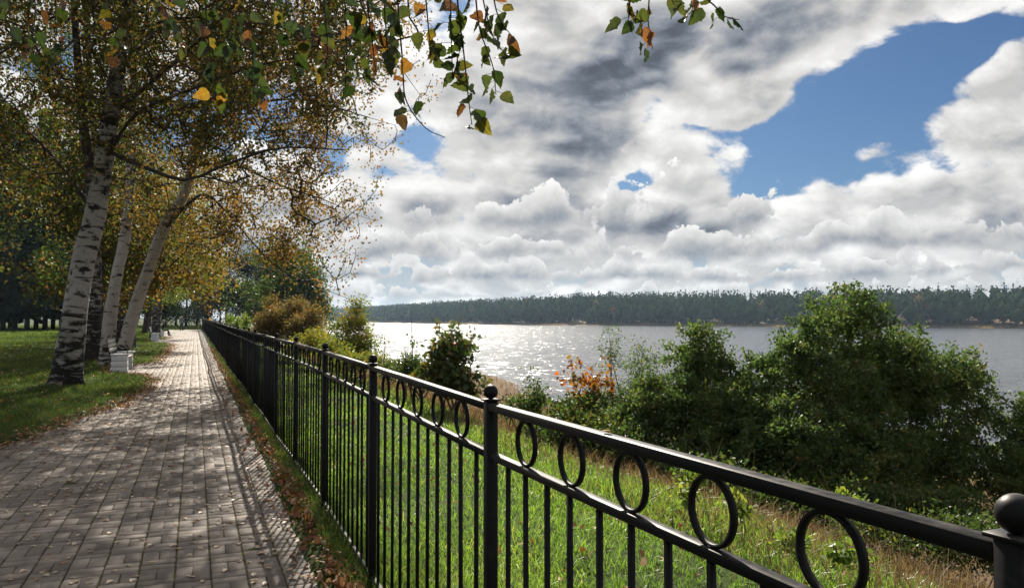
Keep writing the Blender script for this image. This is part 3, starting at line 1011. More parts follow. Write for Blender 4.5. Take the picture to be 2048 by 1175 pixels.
# ---- twin birches by the bench, one upright, one leaning over the path
g2 = at(236, 738, 26.2) * [1, 1, 0] + [0, 0, -0.1]
g3 = at(212, 738, 26.2) * [1, 1, 0] + [0, 0, -0.1]
tree('birch_tree', 'slim white birch leaning right over the path beside the bench', 'tree',
     [([g2, up(250, 690, 26.2), up(272, 610, 26.0), up(296, 540, 25.6), up(326, 460, 25.0), up(372, 380, 24.4), up(400, 260, 23.8), up(440, 100, 23), up(470, -100, 22.5)], 0.235, 0.07, 'birch_w')],
     [px_ell(520, 250, 22.5, 3.0, 3.2, 3.2), px_ell(640, 190, 21.5, 2.3, 2.4, 2.6), px_ell(580, 420, 22, 2.0, 1.9, 2.4), px_ell(480, 60, 22.5, 3.2, 2.8, 3), px_ell(640, 60, 21.5, 2.2, 1.8, 2.4), px_ell(480, -200, 22.5, 4.0, 3.0, 3.5), px_ell(440, 420, 23.5, 2.2, 1.8, 2.5), px_ell(380, 140, 23.5, 2.5, 3, 3), px_ell(700, -60, 21, 2.6, 2.2, 2.6), px_ell(720, -220, 21, 3.0, 2.2, 3.0), px_ell(540, 470, 23, 2.3, 1.3, 2.2)],
     3700, 25, 0.086, 'lf_birch2', 12, tip=0.010, spread=0.15, gapc=-0.6, aspect=0.7,
     limbs=[([up(326, 460, 25), up(400, 390, 23.5), up(450, 420, 22.5), up(510, 490, 21.8), up(570, 545, 21.4), up(680, 590, 21.0)], 0.06, 0.008),
            ([up(385, 330, 24.2), up(470, 330, 23), up(560, 370, 22), up(650, 400, 21.2), up(715, 430, 20.8)], 0.055, 0.008),
            ([up(400, 260, 23.8), up(500, 210, 22.8), up(610, 200, 22), up(720, 230, 21.3), up(790, 250, 21)], 0.055, 0.007),
            ([up(420, 170, 23.4), up(540, 110, 22.5), up(660, 90, 21.8), up(780, 120, 21), up(840, 190, 20.8)], 0.055, 0.007)],
     extra_tips=np.array([at(u_, v_, 21.0 + 0.4 * math.sin(u_)) for u_, v_ in [(700, 598), (672, 560), (690, 520), (712, 500), (720, 470), (748, 440), (735, 400), (752, 380), (768, 350), (765, 300), (790, 280), (830, 225), (850, 190), (862, 160), (840, 120), (850, 90), (835, 60), (655, 610), (640, 585), (700, 545)]]))
tree('birch_tree', 'pale upright birch rising between the dark trunk and the leaning one', 'tree',
     [([g3, up(220, 640, 26.2), up(236, 540, 26.2), up(250, 470, 26.3), up(262, 340, 26.4), up(268, 150, 26.5), up(270, -80, 26.5)], 0.23, 0.07, 'birch_w')],
     [px_ell(300, 330, 26, 2.8, 2.8, 3), px_ell(250, 120, 26.5, 3.2, 3.4, 3.2), px_ell(400, 470, 27, 2.2, 1.6, 2.2), px_ell(260, -150, 26.5, 3.4, 3, 3.2)],
     1150, 19, 0.092, 'lf_birch', 13, tip=0.009, spread=0.16, aspect=0.7)
g4 = at(183, 734, 27.4) * [1, 1, 0] + [0, 0, -0.1]
tree('birch_tree', 'dark rough old birch trunk standing just behind the thickest one', 'tree',
     [([g4, up(186, 640, 27.4), up(186, 540, 27.4), up(182, 400, 27.4), up(176, 200, 27.5), up(172, -50, 27.5)], 0.34, 0.10, 'birch_old')],
     [px_ell(120, 300, 28, 3.2, 3.0, 3), px_ell(180, 80, 27.5, 3.6, 3.4, 3.2), px_ell(60, 430, 28.5, 2.6, 1.6, 2.4), px_ell(170, -160, 27.5, 3.8, 3, 3.2)],
     1250, 19, 0.094, 'lf_green', 14, tip=0.009, spread=0.16, aspect=0.7)

# ---- further trees along the left of the path
row = [(34, -3.6, 'lf_birch', 'birch_old', 'dark branchy tree rising behind the first bench', 11.5, 3.6),
       (43, -3.0, 'lf_birch2', 'birch', 'slender birch left of the path before the second bench', 11, 3.6),
       (51, -4.2, 'lf_green', 'birch_old', 'leafy tree whose low boughs hang above the second bench', 11, 3.8),
       (66, -2.9, 'lf_yellow', 'birch_old', 'stout grey trunk tree between the second bench and the seated person', 12, 4.2),
       (80, -4.4, 'lf_green', 'bark', 'far green tree left of the path past the seated person', 12, 4.4),
       (94, -4.8, 'lf_yellow', 'bark', 'last tree on the left before the path ends', 12, 4.6)]
for i, (y, x, lm, bk, lab, h, r) in enumerate(row):
    z0 = float(gz(x, y))
    R_ = np.random.default_rng(40 + i)
    lean = R_.normal(0, 0.35, 2)
    base = np.array([x, y, z0 - 0.1])
    top = base + [lean[0] + 0.5, lean[1], h]
    midp = (base + top) / 2 + [0.1, 0.1, 0]
    h, r = h * (0.86 if i < 3 else 1.1), r * 1.2
    tree('park_tree', lab, 'tree', [([base, midp, top], 0.24 + 0.03 * (i == 3) * 4, 0.06, bk)],
         [(base + [0.6, 0, h * 0.52], np.array([r, r, h * 0.27])), (base + [0.3, 0.2, h * 0.82], np.array([r * 0.85, r * 0.85, h * 0.26])), (base + [1.6, -0.8, h * 0.40], np.array([r * 0.62, r * 0.7, h * 0.15]))],
         950, 24, 0.175, lm, 60 + i, spread=0.28, start_h=2.2, group='trees along the left side of the path', rmin=0.006, tip=0.006)

# ---- unseen park trees on the lawn around the standpoint, added to dim sky fill
for i, (x, y, h, r, lm) in enumerate([(-7.5, -1.0, 11, 4.0, 'lf_birch'), (-9.5, 6.5, 12, 4.0, 'lf_green'), (-4.5, -9.0, 12, 4.2, 'lf_birch'), (3.5, -13.0, 11, 4.2, 'lf_birch'), (-13, -6, 12, 5, 'lf_green'), (-14, 13, 12, 4.5, 'lf_green')]):
    base = np.array([x, y, float(gz(x, y)) - 0.1])
    tree('park_tree', ['unseen birch on the lawn left of the standpoint', 'unseen green tree on the lawn outside the left edge', 'unseen birch beside the path behind the standpoint', 'unseen birch behind the standpoint near the fence', 'unseen large green tree far left behind the standpoint', 'unseen green tree left of the lawn edge'][i], 'tree', [([base, base + [0.1, 0.1, h * 0.5], base + [0.2, 0, h * 0.95]], 0.2, 0.05, 'birch')],
         [(base + [0, 0, h * 0.5], np.array([r, r, h * 0.36])), (base + [0.2, 0.2, h * 0.8], np.array([r * 0.7, r * 0.7, h * 0.22]))],
         400, 15, 0.22, lm, 80 + i, spread=0.32, start_h=2.0, group='unseen trees around the standpoint', rmin=0.01, tip=0.008)

# ---- dark spruces across the lawn on the left, with bare lower trunks
spr = [(6, 92), (30, 97), (54, 90), (72, 101), (90, 94), (106, 104), (-22, 88), (122, 112), (150, 108), (-50, 100), (20, 112), (190, 116), (250, 118)]
def conifer(R, base, h, r, low, n, quad=0.55):
    """drooping whorled boughs made of needle sprays"""
    t = R.random(n) ** 0.8
    z = low + (h - low) * t
    rr = r * (1 - t) ** 0.85 * (0.35 + 0.65 * R.random(n) ** 0.5) + 0.15
    a = R.random(n) * 2 * math.pi
    rr *= 1 + 0.18 * np.sin(3 * a + z * 2.5)
    C = np.stack([base[0] + rr * np.cos(a), base[1] + rr * np.sin(a), base[2] + z - 0.25 * rr], 1)
    out = np.stack([np.cos(a), np.sin(a), -0.35 - 0.3 * R.random(n)], 1)
    out /= np.linalg.norm(out, axis=1)[:, None]
    s = np.cross(out, unit(R, n) * 0.6 + np.array([0, 0, 1.0]))
    s /= np.linalg.norm(s, axis=1)[:, None]
    L = quad * (0.6 + 0.8 * R.random(n))
    V = np.stack([C - out * L[:, None] * 0.5, C + s * L[:, None] * 0.22, C + out * L[:, None] * 0.5, C - s * L[:, None] * 0.22], 1)
    return V.reshape(-1, 3), [np.arange(n * 4).reshape(-1, 4)], R.random(n)
spr_labels = ['dark spruce on the left lawn, at the left edge of the picture', 'dark spruce on the left lawn, second trunk from the left edge', 'dark spruce on the left lawn, third trunk from the left edge',
              'dark spruce on the left lawn, fourth trunk from the left edge', 'dark spruce on the left lawn, fifth trunk from the left edge', 'dark spruce just left of the thickest birch',
              'dark spruce whose trunk is cut by the left edge', 'dark spruce half hidden by the thickest birch trunk', 'dark spruce glimpsed right of the thickest birch trunk', 'dark spruce beyond the left edge, only boughs showing',
              'taller dark spruce in a second row behind the leftmost trunks', 'dark spruce behind the old dark birch trunk', 'dark spruce seen behind the leaning birch and bench']
for i, (u, dpt) in enumerate(spr):
    R_ = np.random.default_rng(100 + i)
    q = at(u, 640, dpt)
    base = np.array([q[0], q[1], float(gz(q[0], q[1]))])
    h = 22 + 6 * R_.random()
    lab = spr_labels[i]
    t = thing('spruce_tree', lab, 'tree', base, 'spruces across the left lawn')
    link('trunk', MB().tube([base - [0, 0, 0.1], base + [0.05, 0, h * 0.5], base + [0, 0, h * 0.97]], [0.30, 0.2, 0.03], 9).mesh('trunk', base, True), M['bark'], t)
    V, F, rn = conifer(R_, base, h, 5.2, 2.3 + R_.random() * 0.7, 4600, 1.5)
    link('crown', mesh_np('crown', V - base, F, rn), M['lf_spruce'], t)

# ---- trees closing the view at the end of the path and beyond the fence
endt = [(330, 128, 9, 4.6, 'lf_green', 'rounded dark tree closing the view left of the path end'), (372, 136, 10, 5, 'lf_green', 'dark tree standing right behind the walking person'),
        (415, 128, 11, 5, 'lf_spruce', 'very dark tree where the fence ends'), (452, 118, 10.5, 5, 'lf_spruce', 'dark blue-green tree behind the far fence posts'), (492, 105, 9.5, 4.6, 'lf_spruce', 'dark conifer-like tree left of the russet bush'),
        (532, 92, 8.6, 4.2, 'lf_green', 'dense green tree above the russet bush'), (578, 78, 8.0, 3.6, 'lf_green', 'bright-edged green tree right of the path canopy'), (616, 74, 6.0, 2.4, 'lf_green', 'small round green tree nearest the river gap'),
        (300, 140, 9, 5.5, 'lf_spruce', 'dark tree filling the gap left of the far bench'), (352, 150, 9, 6, 'lf_spruce', 'dark broad tree farthest behind the path end'), (394, 146, 9, 6, 'lf_spruce', 'dark broad tree behind the end of the fence'), (440, 150, 9, 6, 'lf_spruce', 'dark broad tree farthest behind the fence end')]
for i, (u, dpt, h, r, lm, lab) in enumerate(endt):
    q = at(u, 640, dpt)
    base = np.array([q[0], q[1], float(gz(q[0], q[1])) - 0.1])
    h2 = h * 1.25 + max(0, -base[2])
    tree('dense_tree', lab, 'tree', [([base, base + [0.1, 0, h2 * 0.5], base + [0, 0.1, h2 * 0.9]], 0.22, 0.05, 'bark')],
         [(base + [0, 0, h2 * 0.45], np.array([r, r, h2 * 0.36])), (base + [0.2, 0.2, h2 * 0.72], np.array([r * 0.72, r * 0.72, h2 * 0.27]))],
         650, 20, 0.29, lm, 200 + i, spread=0.42, start_h=1.0, wood='bark', group='trees beyond the end of the path', rmin=0.01, tip=0.008)

# ---- shrubs between the lawn and the river
def shrub(name, label, cat, u, depth, ells, ntips, per, leaf, lmat, seed, stems=6, spread=0.07, shape='ovate', aspect=0.6, group=None, tip=0.0025, droop=0.2, shell=0.5, extra=None, mix=None, basev=700, stem_r=0.022):
    R = np.random.default_rng(seed)
    q = at(u, basev, depth)
    base = np.array([q[0], q[1], float(gz(q[0], q[1])) - 0.03])
    t = thing(name, label, cat, base, group)
    sk = Skeleton(R)
    E = [px_ell(*e) for e in ells]
    for s in range(stems):
        c, rr = E[s % len(E)]
        top = c + unit(R, 1)[0] * rr * 0.45
        b = base + np.append(R.normal(0, 0.12, 2), 0)
        mid_ = b + (top - b) * 0.5 + R.normal(0, 0.12, 3)
        sk.stem(smooth_line([b, mid_, top], 16), stem_r, stem_r * 0.27, step=0.2)
    tips = in_ellipsoids(R, ntips, E, shell)
    if extra is not None:
        tips = np.vstack([tips, np.array([at(*e) for e in extra])])
    g = gz(tips[:, 0], tips[:, 1]) + 0.08
    tips[:, 2] = np.where(tips[:, 2] < g, g + 0.4 * R.random(len(tips)), tips[:, 2])
    sk.grow(tips, seg=0.22, jit=0.12)
    sk.wood('stems', M['twig'], t, base, tip, cap_r=0.05)
    V, F, rn = tip_leaves(R, sk, per, spread, leaf, shape=shape, aspect=aspect, droop=droop)
    if mix is not None:
        rn = np.clip(rn * mix[0] + mix[1], 0, 1)
    link('foliage', mesh_np('foliage', V - base, F, rn), M[lmat], t)
    return t

# big willow at the right
shrub('willow_bush', 'largest dark green willow bush with pointed top, right of the middle', 'bush', 1740, 11.0,
      [(1700, 650, 11.0, 0.62, 0.50, 0.7), (1640, 760, 10.8, 0.75, 0.75, 0.8), (1780, 760, 11.2, 0.95, 0.65, 0.9), (1880, 760, 11.3, 0.65, 0.55, 0.8), (1700, 900, 10.4, 1.1, 0.9, 0.9), (1860, 920, 11, 0.95, 0.8, 0.9), (1720, 600, 11, 0.25, 0.22, 0.25), (1960, 830, 11, 0.35, 0.35, 0.4), (1560, 900, 10.0, 0.65, 0.75, 0.7), (1615, 680, 10.9, 0.42, 0.36, 0.5), (1800, 690, 11, 0.42, 0.32, 0.5), (1750, 600, 11, 0.2, 0.2, 0.25), (1505, 800, 10.8, 0.40, 0.50, 0.5), (1530, 730, 10.9, 0.28, 0.28, 0.35), (1490, 745, 11.1, 0.30, 0.30, 0.35)],
      3000, 34, 0.062, 'lf_willow', 301, stems=11, spread=0.055, aspect=0.48, basev=1000,
      extra=[(1690, 575, 11), (1712, 570, 11), (1660, 600, 11), (1745, 590, 11), (1610, 640, 10.8), (1840, 660, 11), (1900, 690, 11.2), (1950, 740, 11), (2000, 790, 11), (1985, 900, 11), (1560, 690, 10.8), (1640, 620, 11)])
shrub('willow_bush', 'green willow bush with feathery tips left of the largest bush', 'bush', 1400, 11.5,
      [(1400, 740, 11.5, 0.55, 0.55, 0.6), (1330, 830, 11.0, 0.6, 0.55, 0.6), (1450, 850, 10.8, 0.7, 0.7, 0.7), (1400, 670, 11.6, 0.3, 0.25, 0.3), (1380, 940, 10.2, 0.75, 0.5, 0.6), (1260, 850, 10.9, 0.45, 0.4, 0.5), (1300, 780, 11.2, 0.4, 0.35, 0.4)],
      1500, 38, 0.056, 'lf_willow', 302, stems=9, spread=0.055, aspect=0.5, basev=950,
      extra=[(1420, 655, 11.5), (1455, 668, 11.5), (1390, 660, 11.5), (1370, 665, 11.5), (1465, 700, 11.4), (1330, 690, 11.4)])
shrub('willow_bush', 'dark willow bush cut by the right edge of the picture', 'bush', 2080, 10.5,
      [(2070, 880, 10.5, 0.42, 0.6, 0.6), (2050, 960, 10.2, 0.5, 0.5, 0.6), (2110, 820, 10.6, 0.5, 0.5, 0.5)], 560, 36, 0.056, 'lf_willow', 303, stems=6, spread=0.055, aspect=0.5, basev=1000)
shrub('willow_shoots', 'thin upright willow shoots rising against the water behind orange maple', 'bush', 1255, 12.5,
      [(1225, 700, 12.5, 0.20, 0.40, 0.2), (1285, 720, 12.6, 0.30, 0.32, 0.3), (1250, 790, 12.4, 0.4, 0.3, 0.4)], 150, 16, 0.048, 'lf_willow', 304, stems=9, aspect=0.4,
      extra=[(1222, 662, 12.5), (1240, 672, 12.5), (1260, 680, 12.5), (1290, 680, 12.5), (1310, 690, 12.5), (1205, 700, 12.5)], basev=830)
shrub('maple_sapling', 'orange and red maple sapling in front of the willow shoots', 'sapling', 1165, 11.8,
      [(1150, 770, 11.8, 0.26, 0.26, 0.3), (1200, 760, 11.7, 0.26, 0.30, 0.3), (1150, 850, 11.3, 0.40, 0.30, 0.4)], 80, 8, 0.075, 'lf_maple_red', 305, stems=6, spread=0.06, shape='maple', extra=[(1145, 722, 11.8), (1160, 728, 11.8), (1210, 722, 11.7), (1120, 745, 11.8), (1225, 740, 11.6)], basev=870, mix=(0.85, 0.0))
shrub('green_shrub', 'dark green undergrowth below the orange maple sapling', 'shrub', 1180, 10.8,
      [(1140, 870, 10.8, 0.55, 0.42, 0.5), (1240, 900, 10.4, 0.55, 0.45, 0.5), (1175, 815, 11.5, 0.45, 0.25, 0.4)], 520, 30, 0.060, 'lf_green', 306, stems=7, spread=0.07, basev=900)
shrub('green_shrub', 'low leafy shrub with reddish tips between the ball post and orange maple', 'shrub', 1045, 13,
      [(1045, 815, 13, 0.36, 0.26, 0.4), (1075, 790, 13, 0.22, 0.25, 0.3)], 110, 16, 0.06, 'lf_green', 307, stems=5, extra=[(1062, 740, 13), (1050, 765, 13)], basev=850)
shrub('maple_sapling', 'bushy green maple sapling with red tips right of the glitter', 'sapling', 905, 14.5,
      [(905, 700, 14.5, 0.40, 0.36, 0.4), (880, 750, 14.3, 0.45, 0.36, 0.4), (925, 770, 14, 0.36, 0.30, 0.4)], 330, 11, 0.090, 'lf_maple', 308, stems=8, spread=0.075, shape='maple',
      extra=[(875, 645, 14.5), (908, 648, 14.5), (922, 652, 14.5), (935, 670, 14.4), (955, 668, 14.4), (880, 665, 14.5), (862, 690, 14.5)], basev=800)
shrub('green_shrub', 'low spreading bush left of the maple sapling, dark against the glitter', 'shrub', 825, 16,
      [(825, 730, 16, 0.40, 0.22, 0.4), (790, 740, 16, 0.35, 0.22, 0.4), (850, 760, 15.6, 0.4, 0.25, 0.4)], 190, 16, 0.065, 'lf_green', 309, stems=6, extra=[(822, 678, 16), (826, 690, 16)], basev=770)
shrub('birch_sapling', 'yellow-green birch sapling with pointed top behind the ball posts', 'sapling', 705, 22,
      [(705, 650, 22, 0.55, 0.45, 0.5), (690, 700, 22, 0.62, 0.45, 0.6), (725, 690, 21.5, 0.5, 0.35, 0.5), (712, 615, 22, 0.28, 0.3, 0.3)], 520, 18, 0.066, 'lf_yellow', 310, stems=7, spread=0.10, extra=[(715, 590, 22), (700, 600, 22), (735, 610, 22), (755, 640, 22), (650, 660, 22)], basev=730)
shrub('green_shrub', 'mixed autumn shrub at the foot of the birch sapling', 'shrub', 735, 18.5,
      [(700, 720, 18.5, 0.55, 0.30, 0.5), (755, 725, 18.5, 0.45, 0.26, 0.5), (660, 700, 19.5, 0.45, 0.3, 0.5)], 300, 17, 0.062, 'lf_yellow', 311, stems=6, basev=750, mix=(0.7, 0.2))
shrub('russet_bush', 'broad russet brown bush behind the fence, left of the birch sapling', 'bush', 580, 31,
      [(560, 640, 31, 0.9, 0.5, 0.9), (612, 652, 30, 0.75, 0.45, 0.8), (535, 665, 31, 0.7, 0.4, 0.8), (590, 612, 31.5, 0.45, 0.4, 0.6), (628, 628, 30, 0.35, 0.3, 0.4), (548, 605, 32, 0.3, 0.35, 0.4)], 900, 20, 0.08, 'lf_russet', 312, stems=9, spread=0.13, basev=700)
shrub('yellow_bush', 'yellow-leaved low bush along the fence in front of russet bush', 'bush', 640, 24.5,
      [(632, 680, 24.5, 0.6, 0.35, 0.6), (655, 690, 24, 0.5, 0.3, 0.5), (605, 690, 25, 0.5, 0.25, 0.5)], 330, 18, 0.066, 'lf_yellow', 313, stems=6, spread=0.1, basev=720, mix=(0.7, 0.3))
for j, (u, v, lab) in enumerate([(460, 640, 'pale green shrub peeping over the far fence, leftmost of three'), (476, 645, 'pale green shrub peeping over the far fence, middle of three'), (492, 642, 'pale green shrub peeping over the far fence, rightmost of three')]):
    shrub('pale_shrub', lab, 'shrub', u, 44 - j * 3, [(u, v, 44 - j * 3, 0.26, 0.36, 0.3), (u, v + 20, 44 - j * 3, 0.3, 0.5, 0.3)], 70, 16, 0.09, 'lf_weed', 320 + j, stems=4, spread=0.09, group='pale shrubs behind the far fence', basev=680)
shrub('green_shrub', 'dark low brush along the lawn edge below the largest willow bush', 'shrub', 1650, 8.8,
      [(1560, 1010, 8.6, 0.55, 0.30, 0.4), (1720, 1010, 8.8, 0.65, 0.30, 0.4), (1880, 1030, 8.9, 0.65, 0.30, 0.4), (1420, 960, 9.0, 0.45, 0.28, 0.4)], 700, 30, 0.052, 'lf_green', 314, stems=9, basev=1080)

shrub('green_shrub', 'low dark brush in the bottom right corner beside the nearest post', 'shrub', 1880, 6.9,
      [(1760, 1075, 7.2, 0.45, 0.24, 0.4), (1900, 1085, 7.0, 0.45, 0.26, 0.4), (2040, 1090, 6.8, 0.45, 0.28, 0.4)], 420, 22, 0.045, 'lf_green', 315, stems=8, basev=1160, stem_r=0.01)

# light green weeds at the lawn edge
wd = [(1395, 950, 6.2, 0.14, 'light green weed seen through the second widest ring'), (1370, 985, 5.9, 0.12, 'light green weed low beside the second widest ring'), (1580, 1075, 4.9, 0.14, 'yellow-green weed cluster between the two widest rings'),
      (1700, 1000, 6.0, 0.12, 'light green weed sprig showing above the top rail at right'), (1690, 1110, 4.7, 0.13, 'yellow-green weed seen inside the widest ring'), (1480, 1010, 5.6, 0.16, 'weed clump right of the second widest ring')]
for j, (u, v, dpt, r, lab) in enumerate(wd):
    shrub('weed_plant', lab, 'plant', u, dpt, [(u, v, dpt, r, r * 0.7, r)], 16, 9, 0.050, 'lf_weed', 340 + j, stems=3, spread=0.03, basev=1150, stem_r=0.004, tip=0.0012, group='light green weeds on the lawn edge')

# bare thin stems standing against the glitter
for j, (u, v0, v1, dpt, lab) in enumerate([(822, 622, 760, 16.3, 'tall thin bare stem standing before the bright water'), (764, 655, 750, 18, 'shorter thin bare stem leaning left of the tall one')]):
    q = at(u, v1, dpt)
    base = np.array([q[0], q[1], float(gz(q[0], q[1])) - 0.02])
    topp = at(u + (1 if j == 0 else 6), v0, dpt)
    t = thing('bare_stem', lab, 'stem', base)
    link('stem', MB().tube(smooth_line([base, (base + topp) / 2 + [0.02, 0, 0], topp], 10), np.linspace(0.014, 0.004, 11)[:len(smooth_line([base, (base + topp) / 2, topp], 10))], 6).mesh('stem', base, True), M['twig'], t)
    mb = MB()
    for s in range(5):
        a0 = base + (topp - base) * (0.45 + 0.1 * s)
        mb.tube([a0, a0 + np.array([0.05 * (-1) ** s, 0.02, 0.10])], [0.003, 0.001], 4)
    mb.build('side_twigs', M['twig'], t, base)

# ------------------------------------------------------------------ far bank wood
shore = np.array([(900, -60), (620, 150), (290, 330), (9, 520), (-110, 740), (-202, 980), (-420, 1500), (-800, 2400)], dtype=float)   # across, along the view
def cw(a, z):
    return np.stack([a * math.cos(PSI) + z * math.sin(PSI), -a * math.sin(PSI) + z * math.cos(PSI)], -1)
sh, _t = resample(np.column_stack([shore, np.zeros(len(shore))]), 12)
sh = cw(sh[:, 0], sh[:, 1])
tan = np.gradient(sh, axis=0)
tan /= np.linalg.norm(tan, axis=1)[:, None]
outw = np.stack([tan[:, 1], -tan[:, 0]], 1)
if (outw[len(outw) // 2] @ cw(0, 1.0)) < 0:
    outw = -outw
def far_h(d):
    return np.interp(d, [-30, 0, 6, 30, 90, 200, 900], [-4, -3.5, -2.6, 0.0, 4.0, 6.5, 9.0])
rows = np.array([-30, -2, 0, 5, 12, 25, 45, 70, 100, 150, 250, 500, 900.0])
wig = 5 * np.sin(np.arange(len(sh)) * 0.5) + 3 * np.sin(np.arange(len(sh)) * 1.3)
V = np.stack([np.column_stack([sh + outw * (d + wig)[:, None] if d < 40 else sh + outw * d, np.full(len(sh), far_h(d))]) for d in rows])
nr, ns = len(rows), len(sh)
ii = (np.arange(nr - 1)[:, None] * ns + np.arange(ns - 1)[None]).ravel()
struct(link('far_bank', mesh_np('far_bank', V.reshape(-1, 3), [np.stack([ii, ii + ns, ii + ns + 1, ii + 1], 1)], smooth=True), M['soil']))

R = np.random.default_rng(500)
parts = []
tp = []
for d0, d1, dens_ in ((6, 22, 1.3), (22, 45, 1.0), (45, 85, 1.1), (85, 150, 0.9)):
    n = int(len(sh) * 12 * dens_ * 0.42)
    k = R.integers(0, ns - 1, n)
    dd = d0 + (d1 - d0) * R.random(n)
    p = sh[k] + tan[k] * (R.random(n)[:, None] * 12) + outw[k] * dd[:, None]
    tp.append(np.column_stack([p, far_h(dd), dd]))
tp = np.vstack(tp)
ok, zc_ = seen(np.column_stack([tp[:, :2], np.zeros(len(tp))]), 120)
tp, zc_ = tp[ok], zc_[ok]
n = len(tp)
hgt = np.where(tp[:, 3] < 22, 7 + 7 * R.random(n), 13 + 5 * R.random(n))
con = (R.random(n) < np.where(tp[:, 3] > 45, 0.28, 0.05))
hgt = np.where(con, hgt + 0.2 + 1.2 * R.random(n), hgt)
wid = np.where(con, 2.4 + 0.9 * R.random(n), 3.6 + 1.9 * R.random(n))
tone = np.clip(0.25 + 0.4 * R.random(n) + np.where(con, -0.2, 0.05) + (R.random(n) < 0.05) * 0.5, 0, 1)
NQ = 40
a = R.random((n, NQ)) * 2 * math.pi
t = R.random((n, NQ))
cone_r = wid[:, None] * (1 - t) ** 0.9 * (0.5 + 0.5 * R.random((n, NQ)))
ball_z = t * 2 - 1
ball_r = wid[:, None] * np.sqrt(np.clip(1 - ball_z ** 2, 0, 1)) * (0.7 + 0.3 * R.random((n, NQ))) * (1 + 0.2 * np.sin(3 * a + 4 * ball_z))
rr = np.where(con[:, None], cone_r, ball_r)
zz = np.where(con[:, None], hgt[:, None] * (0.12 + 0.88 * t), hgt[:, None] * (0.54 + 0.46 * ball_z))
C = np.stack([tp[:, 0, None] + rr * np.cos(a), tp[:, 1, None] + rr * np.sin(a), tp[:, 2, None] + zz], -1).reshape(-1, 3)
S_ = np.repeat(np.where(con, 0.95, 1.5), NQ)
u1 = unit(R, n * NQ)
s1 = np.cross(u1, unit(R, n * NQ))
s1 /= np.linalg.norm(s1, axis=1)[:, None]
V = np.stack([C - u1 * S_[:, None] * 0.55, C - s1 * S_[:, None] * 0.45, C + u1 * S_[:, None] * 0.55, C + s1 * S_[:, None] * 0.45], 1).reshape(-1, 3)
# leafy hearts of the crowns
k6 = np.linspace(0, 2 * math.pi, 6, endpoint=False)
lo = np.where(con, 0.08, 0.10) * hgt
hi = np.where(con, 0.93, 0.93) * hgt
mi = np.where(con, 0.22, 0.50) * hgt
rr6 = wid[:, None] * np.where(con, 0.8, 0.9)[:, None] * (0.85 + 0.3 * R.random((n, 6)))
ring6 = np.stack([tp[:, 0, None] + rr6 * np.cos(k6), tp[:, 1, None] + rr6 * np.sin(k6), (tp[:, 2] + mi)[:, None] + 0 * rr6 + R.normal(0, 0.6, (n, 6))], -1)
bot = np.stack([tp[:, 0], tp[:, 1], tp[:, 2] + lo], -1)[:, None]
top = np.stack([tp[:, 0], tp[:, 1], tp[:, 2] + hi], -1)[:, None]
HV = np.concatenate([ring6, bot, top], 1).reshape(-1, 3)
a6 = np.arange(6)
hf = np.vstack([np.stack([a6, (a6 + 1) % 6, np.full(6, 7)], 1), np.stack([(a6 + 1) % 6, a6, np.full(6, 6)], 1)])
HF = (hf[None] + (np.arange(n) * 8)[:, None, None]).reshape(-1, 3) + len(V)
V = np.vstack([V, HV])
o = link('far_wood', mesh_np('far_wood', V, [np.arange(n * NQ * 4).reshape(-1, 4), HF], np.concatenate([np.clip(np.repeat(tone, NQ) + R.normal(0, 0.06, n * NQ), 0, 1), np.repeat(tone, 12)])), M['lf_far'])
struct(o, 'stuff')
o['label'] = 'continuous dark wood covering the far bank of the river'

# reeds along the far shore
n = 26000
k = R.integers(0, ns - 1, n)
dd = R.normal(2.0, 2.2, n)
keep = np.sin(k * 0.21) + np.sin(k * 0.57 + 2) > -0.5
k, dd = k[keep], dd[keep]
n = len(k)
p = sh[k] + tan[k] * (R.random(n)[:, None] * 12) + outw[k] * (dd + wig[k])[:, None]
hh = 0.9 + 0.9 * R.random(n)
b = np.column_stack([p, np.full(n, WATER_Z - 0.1)])
wv = np.column_stack([tan[k], np.zeros(n)]) * 0.16
V = np.stack([b - wv, b + wv, b + np.column_stack([np.zeros((n, 2)), hh]) + R.normal(0, 0.15, (n, 3))], 1).reshape(-1, 3)
struct(link('reed_bed', mesh_np('reed_bed', V, [np.arange(n * 3).reshape(-1, 3)], R.random(n)), M['reed']), 'stuff')

# ------------------------------------------------------------------ grass
def blades(R, X, Y, h, w, bend=0.5, rnd=None, zoff=0.0):
    n = len(X)
    b = np.stack([X, Y, gz(X, Y) - 0.01 + zoff], 1)
    a = R.random(n) * 2 * math.pi
    s = np.stack([np.cos(a), np.sin(a), np.zeros(n)], 1) * w[:, None] * 0.5
    f = R.random(n) * 2 * math.pi
    ben = (bend * (0.3 + R.random(n)))[:, None]
    d = np.stack([np.cos(f), np.sin(f), np.zeros(n)], 1) * ben
    m = b + d * h[:, None] * 0.28 + np.stack([np.zeros(n), np.zeros(n), h * 0.58], 1)
    t = b + d * h[:, None] * 0.95 + np.stack([np.zeros(n), np.zeros(n), h * (1 - 0.22 * ben[:, 0])], 1)
    V = np.stack([b - s, b + s, m + s * 0.75, m - s * 0.75, t], 1).reshape(-1, 3)
    o = np.arange(n)[:, None] * 5
    return V, [o + np.array([[0, 1, 2, 3]]), o + np.array([[3, 2, 4]])], np.concatenate([rnd, rnd])

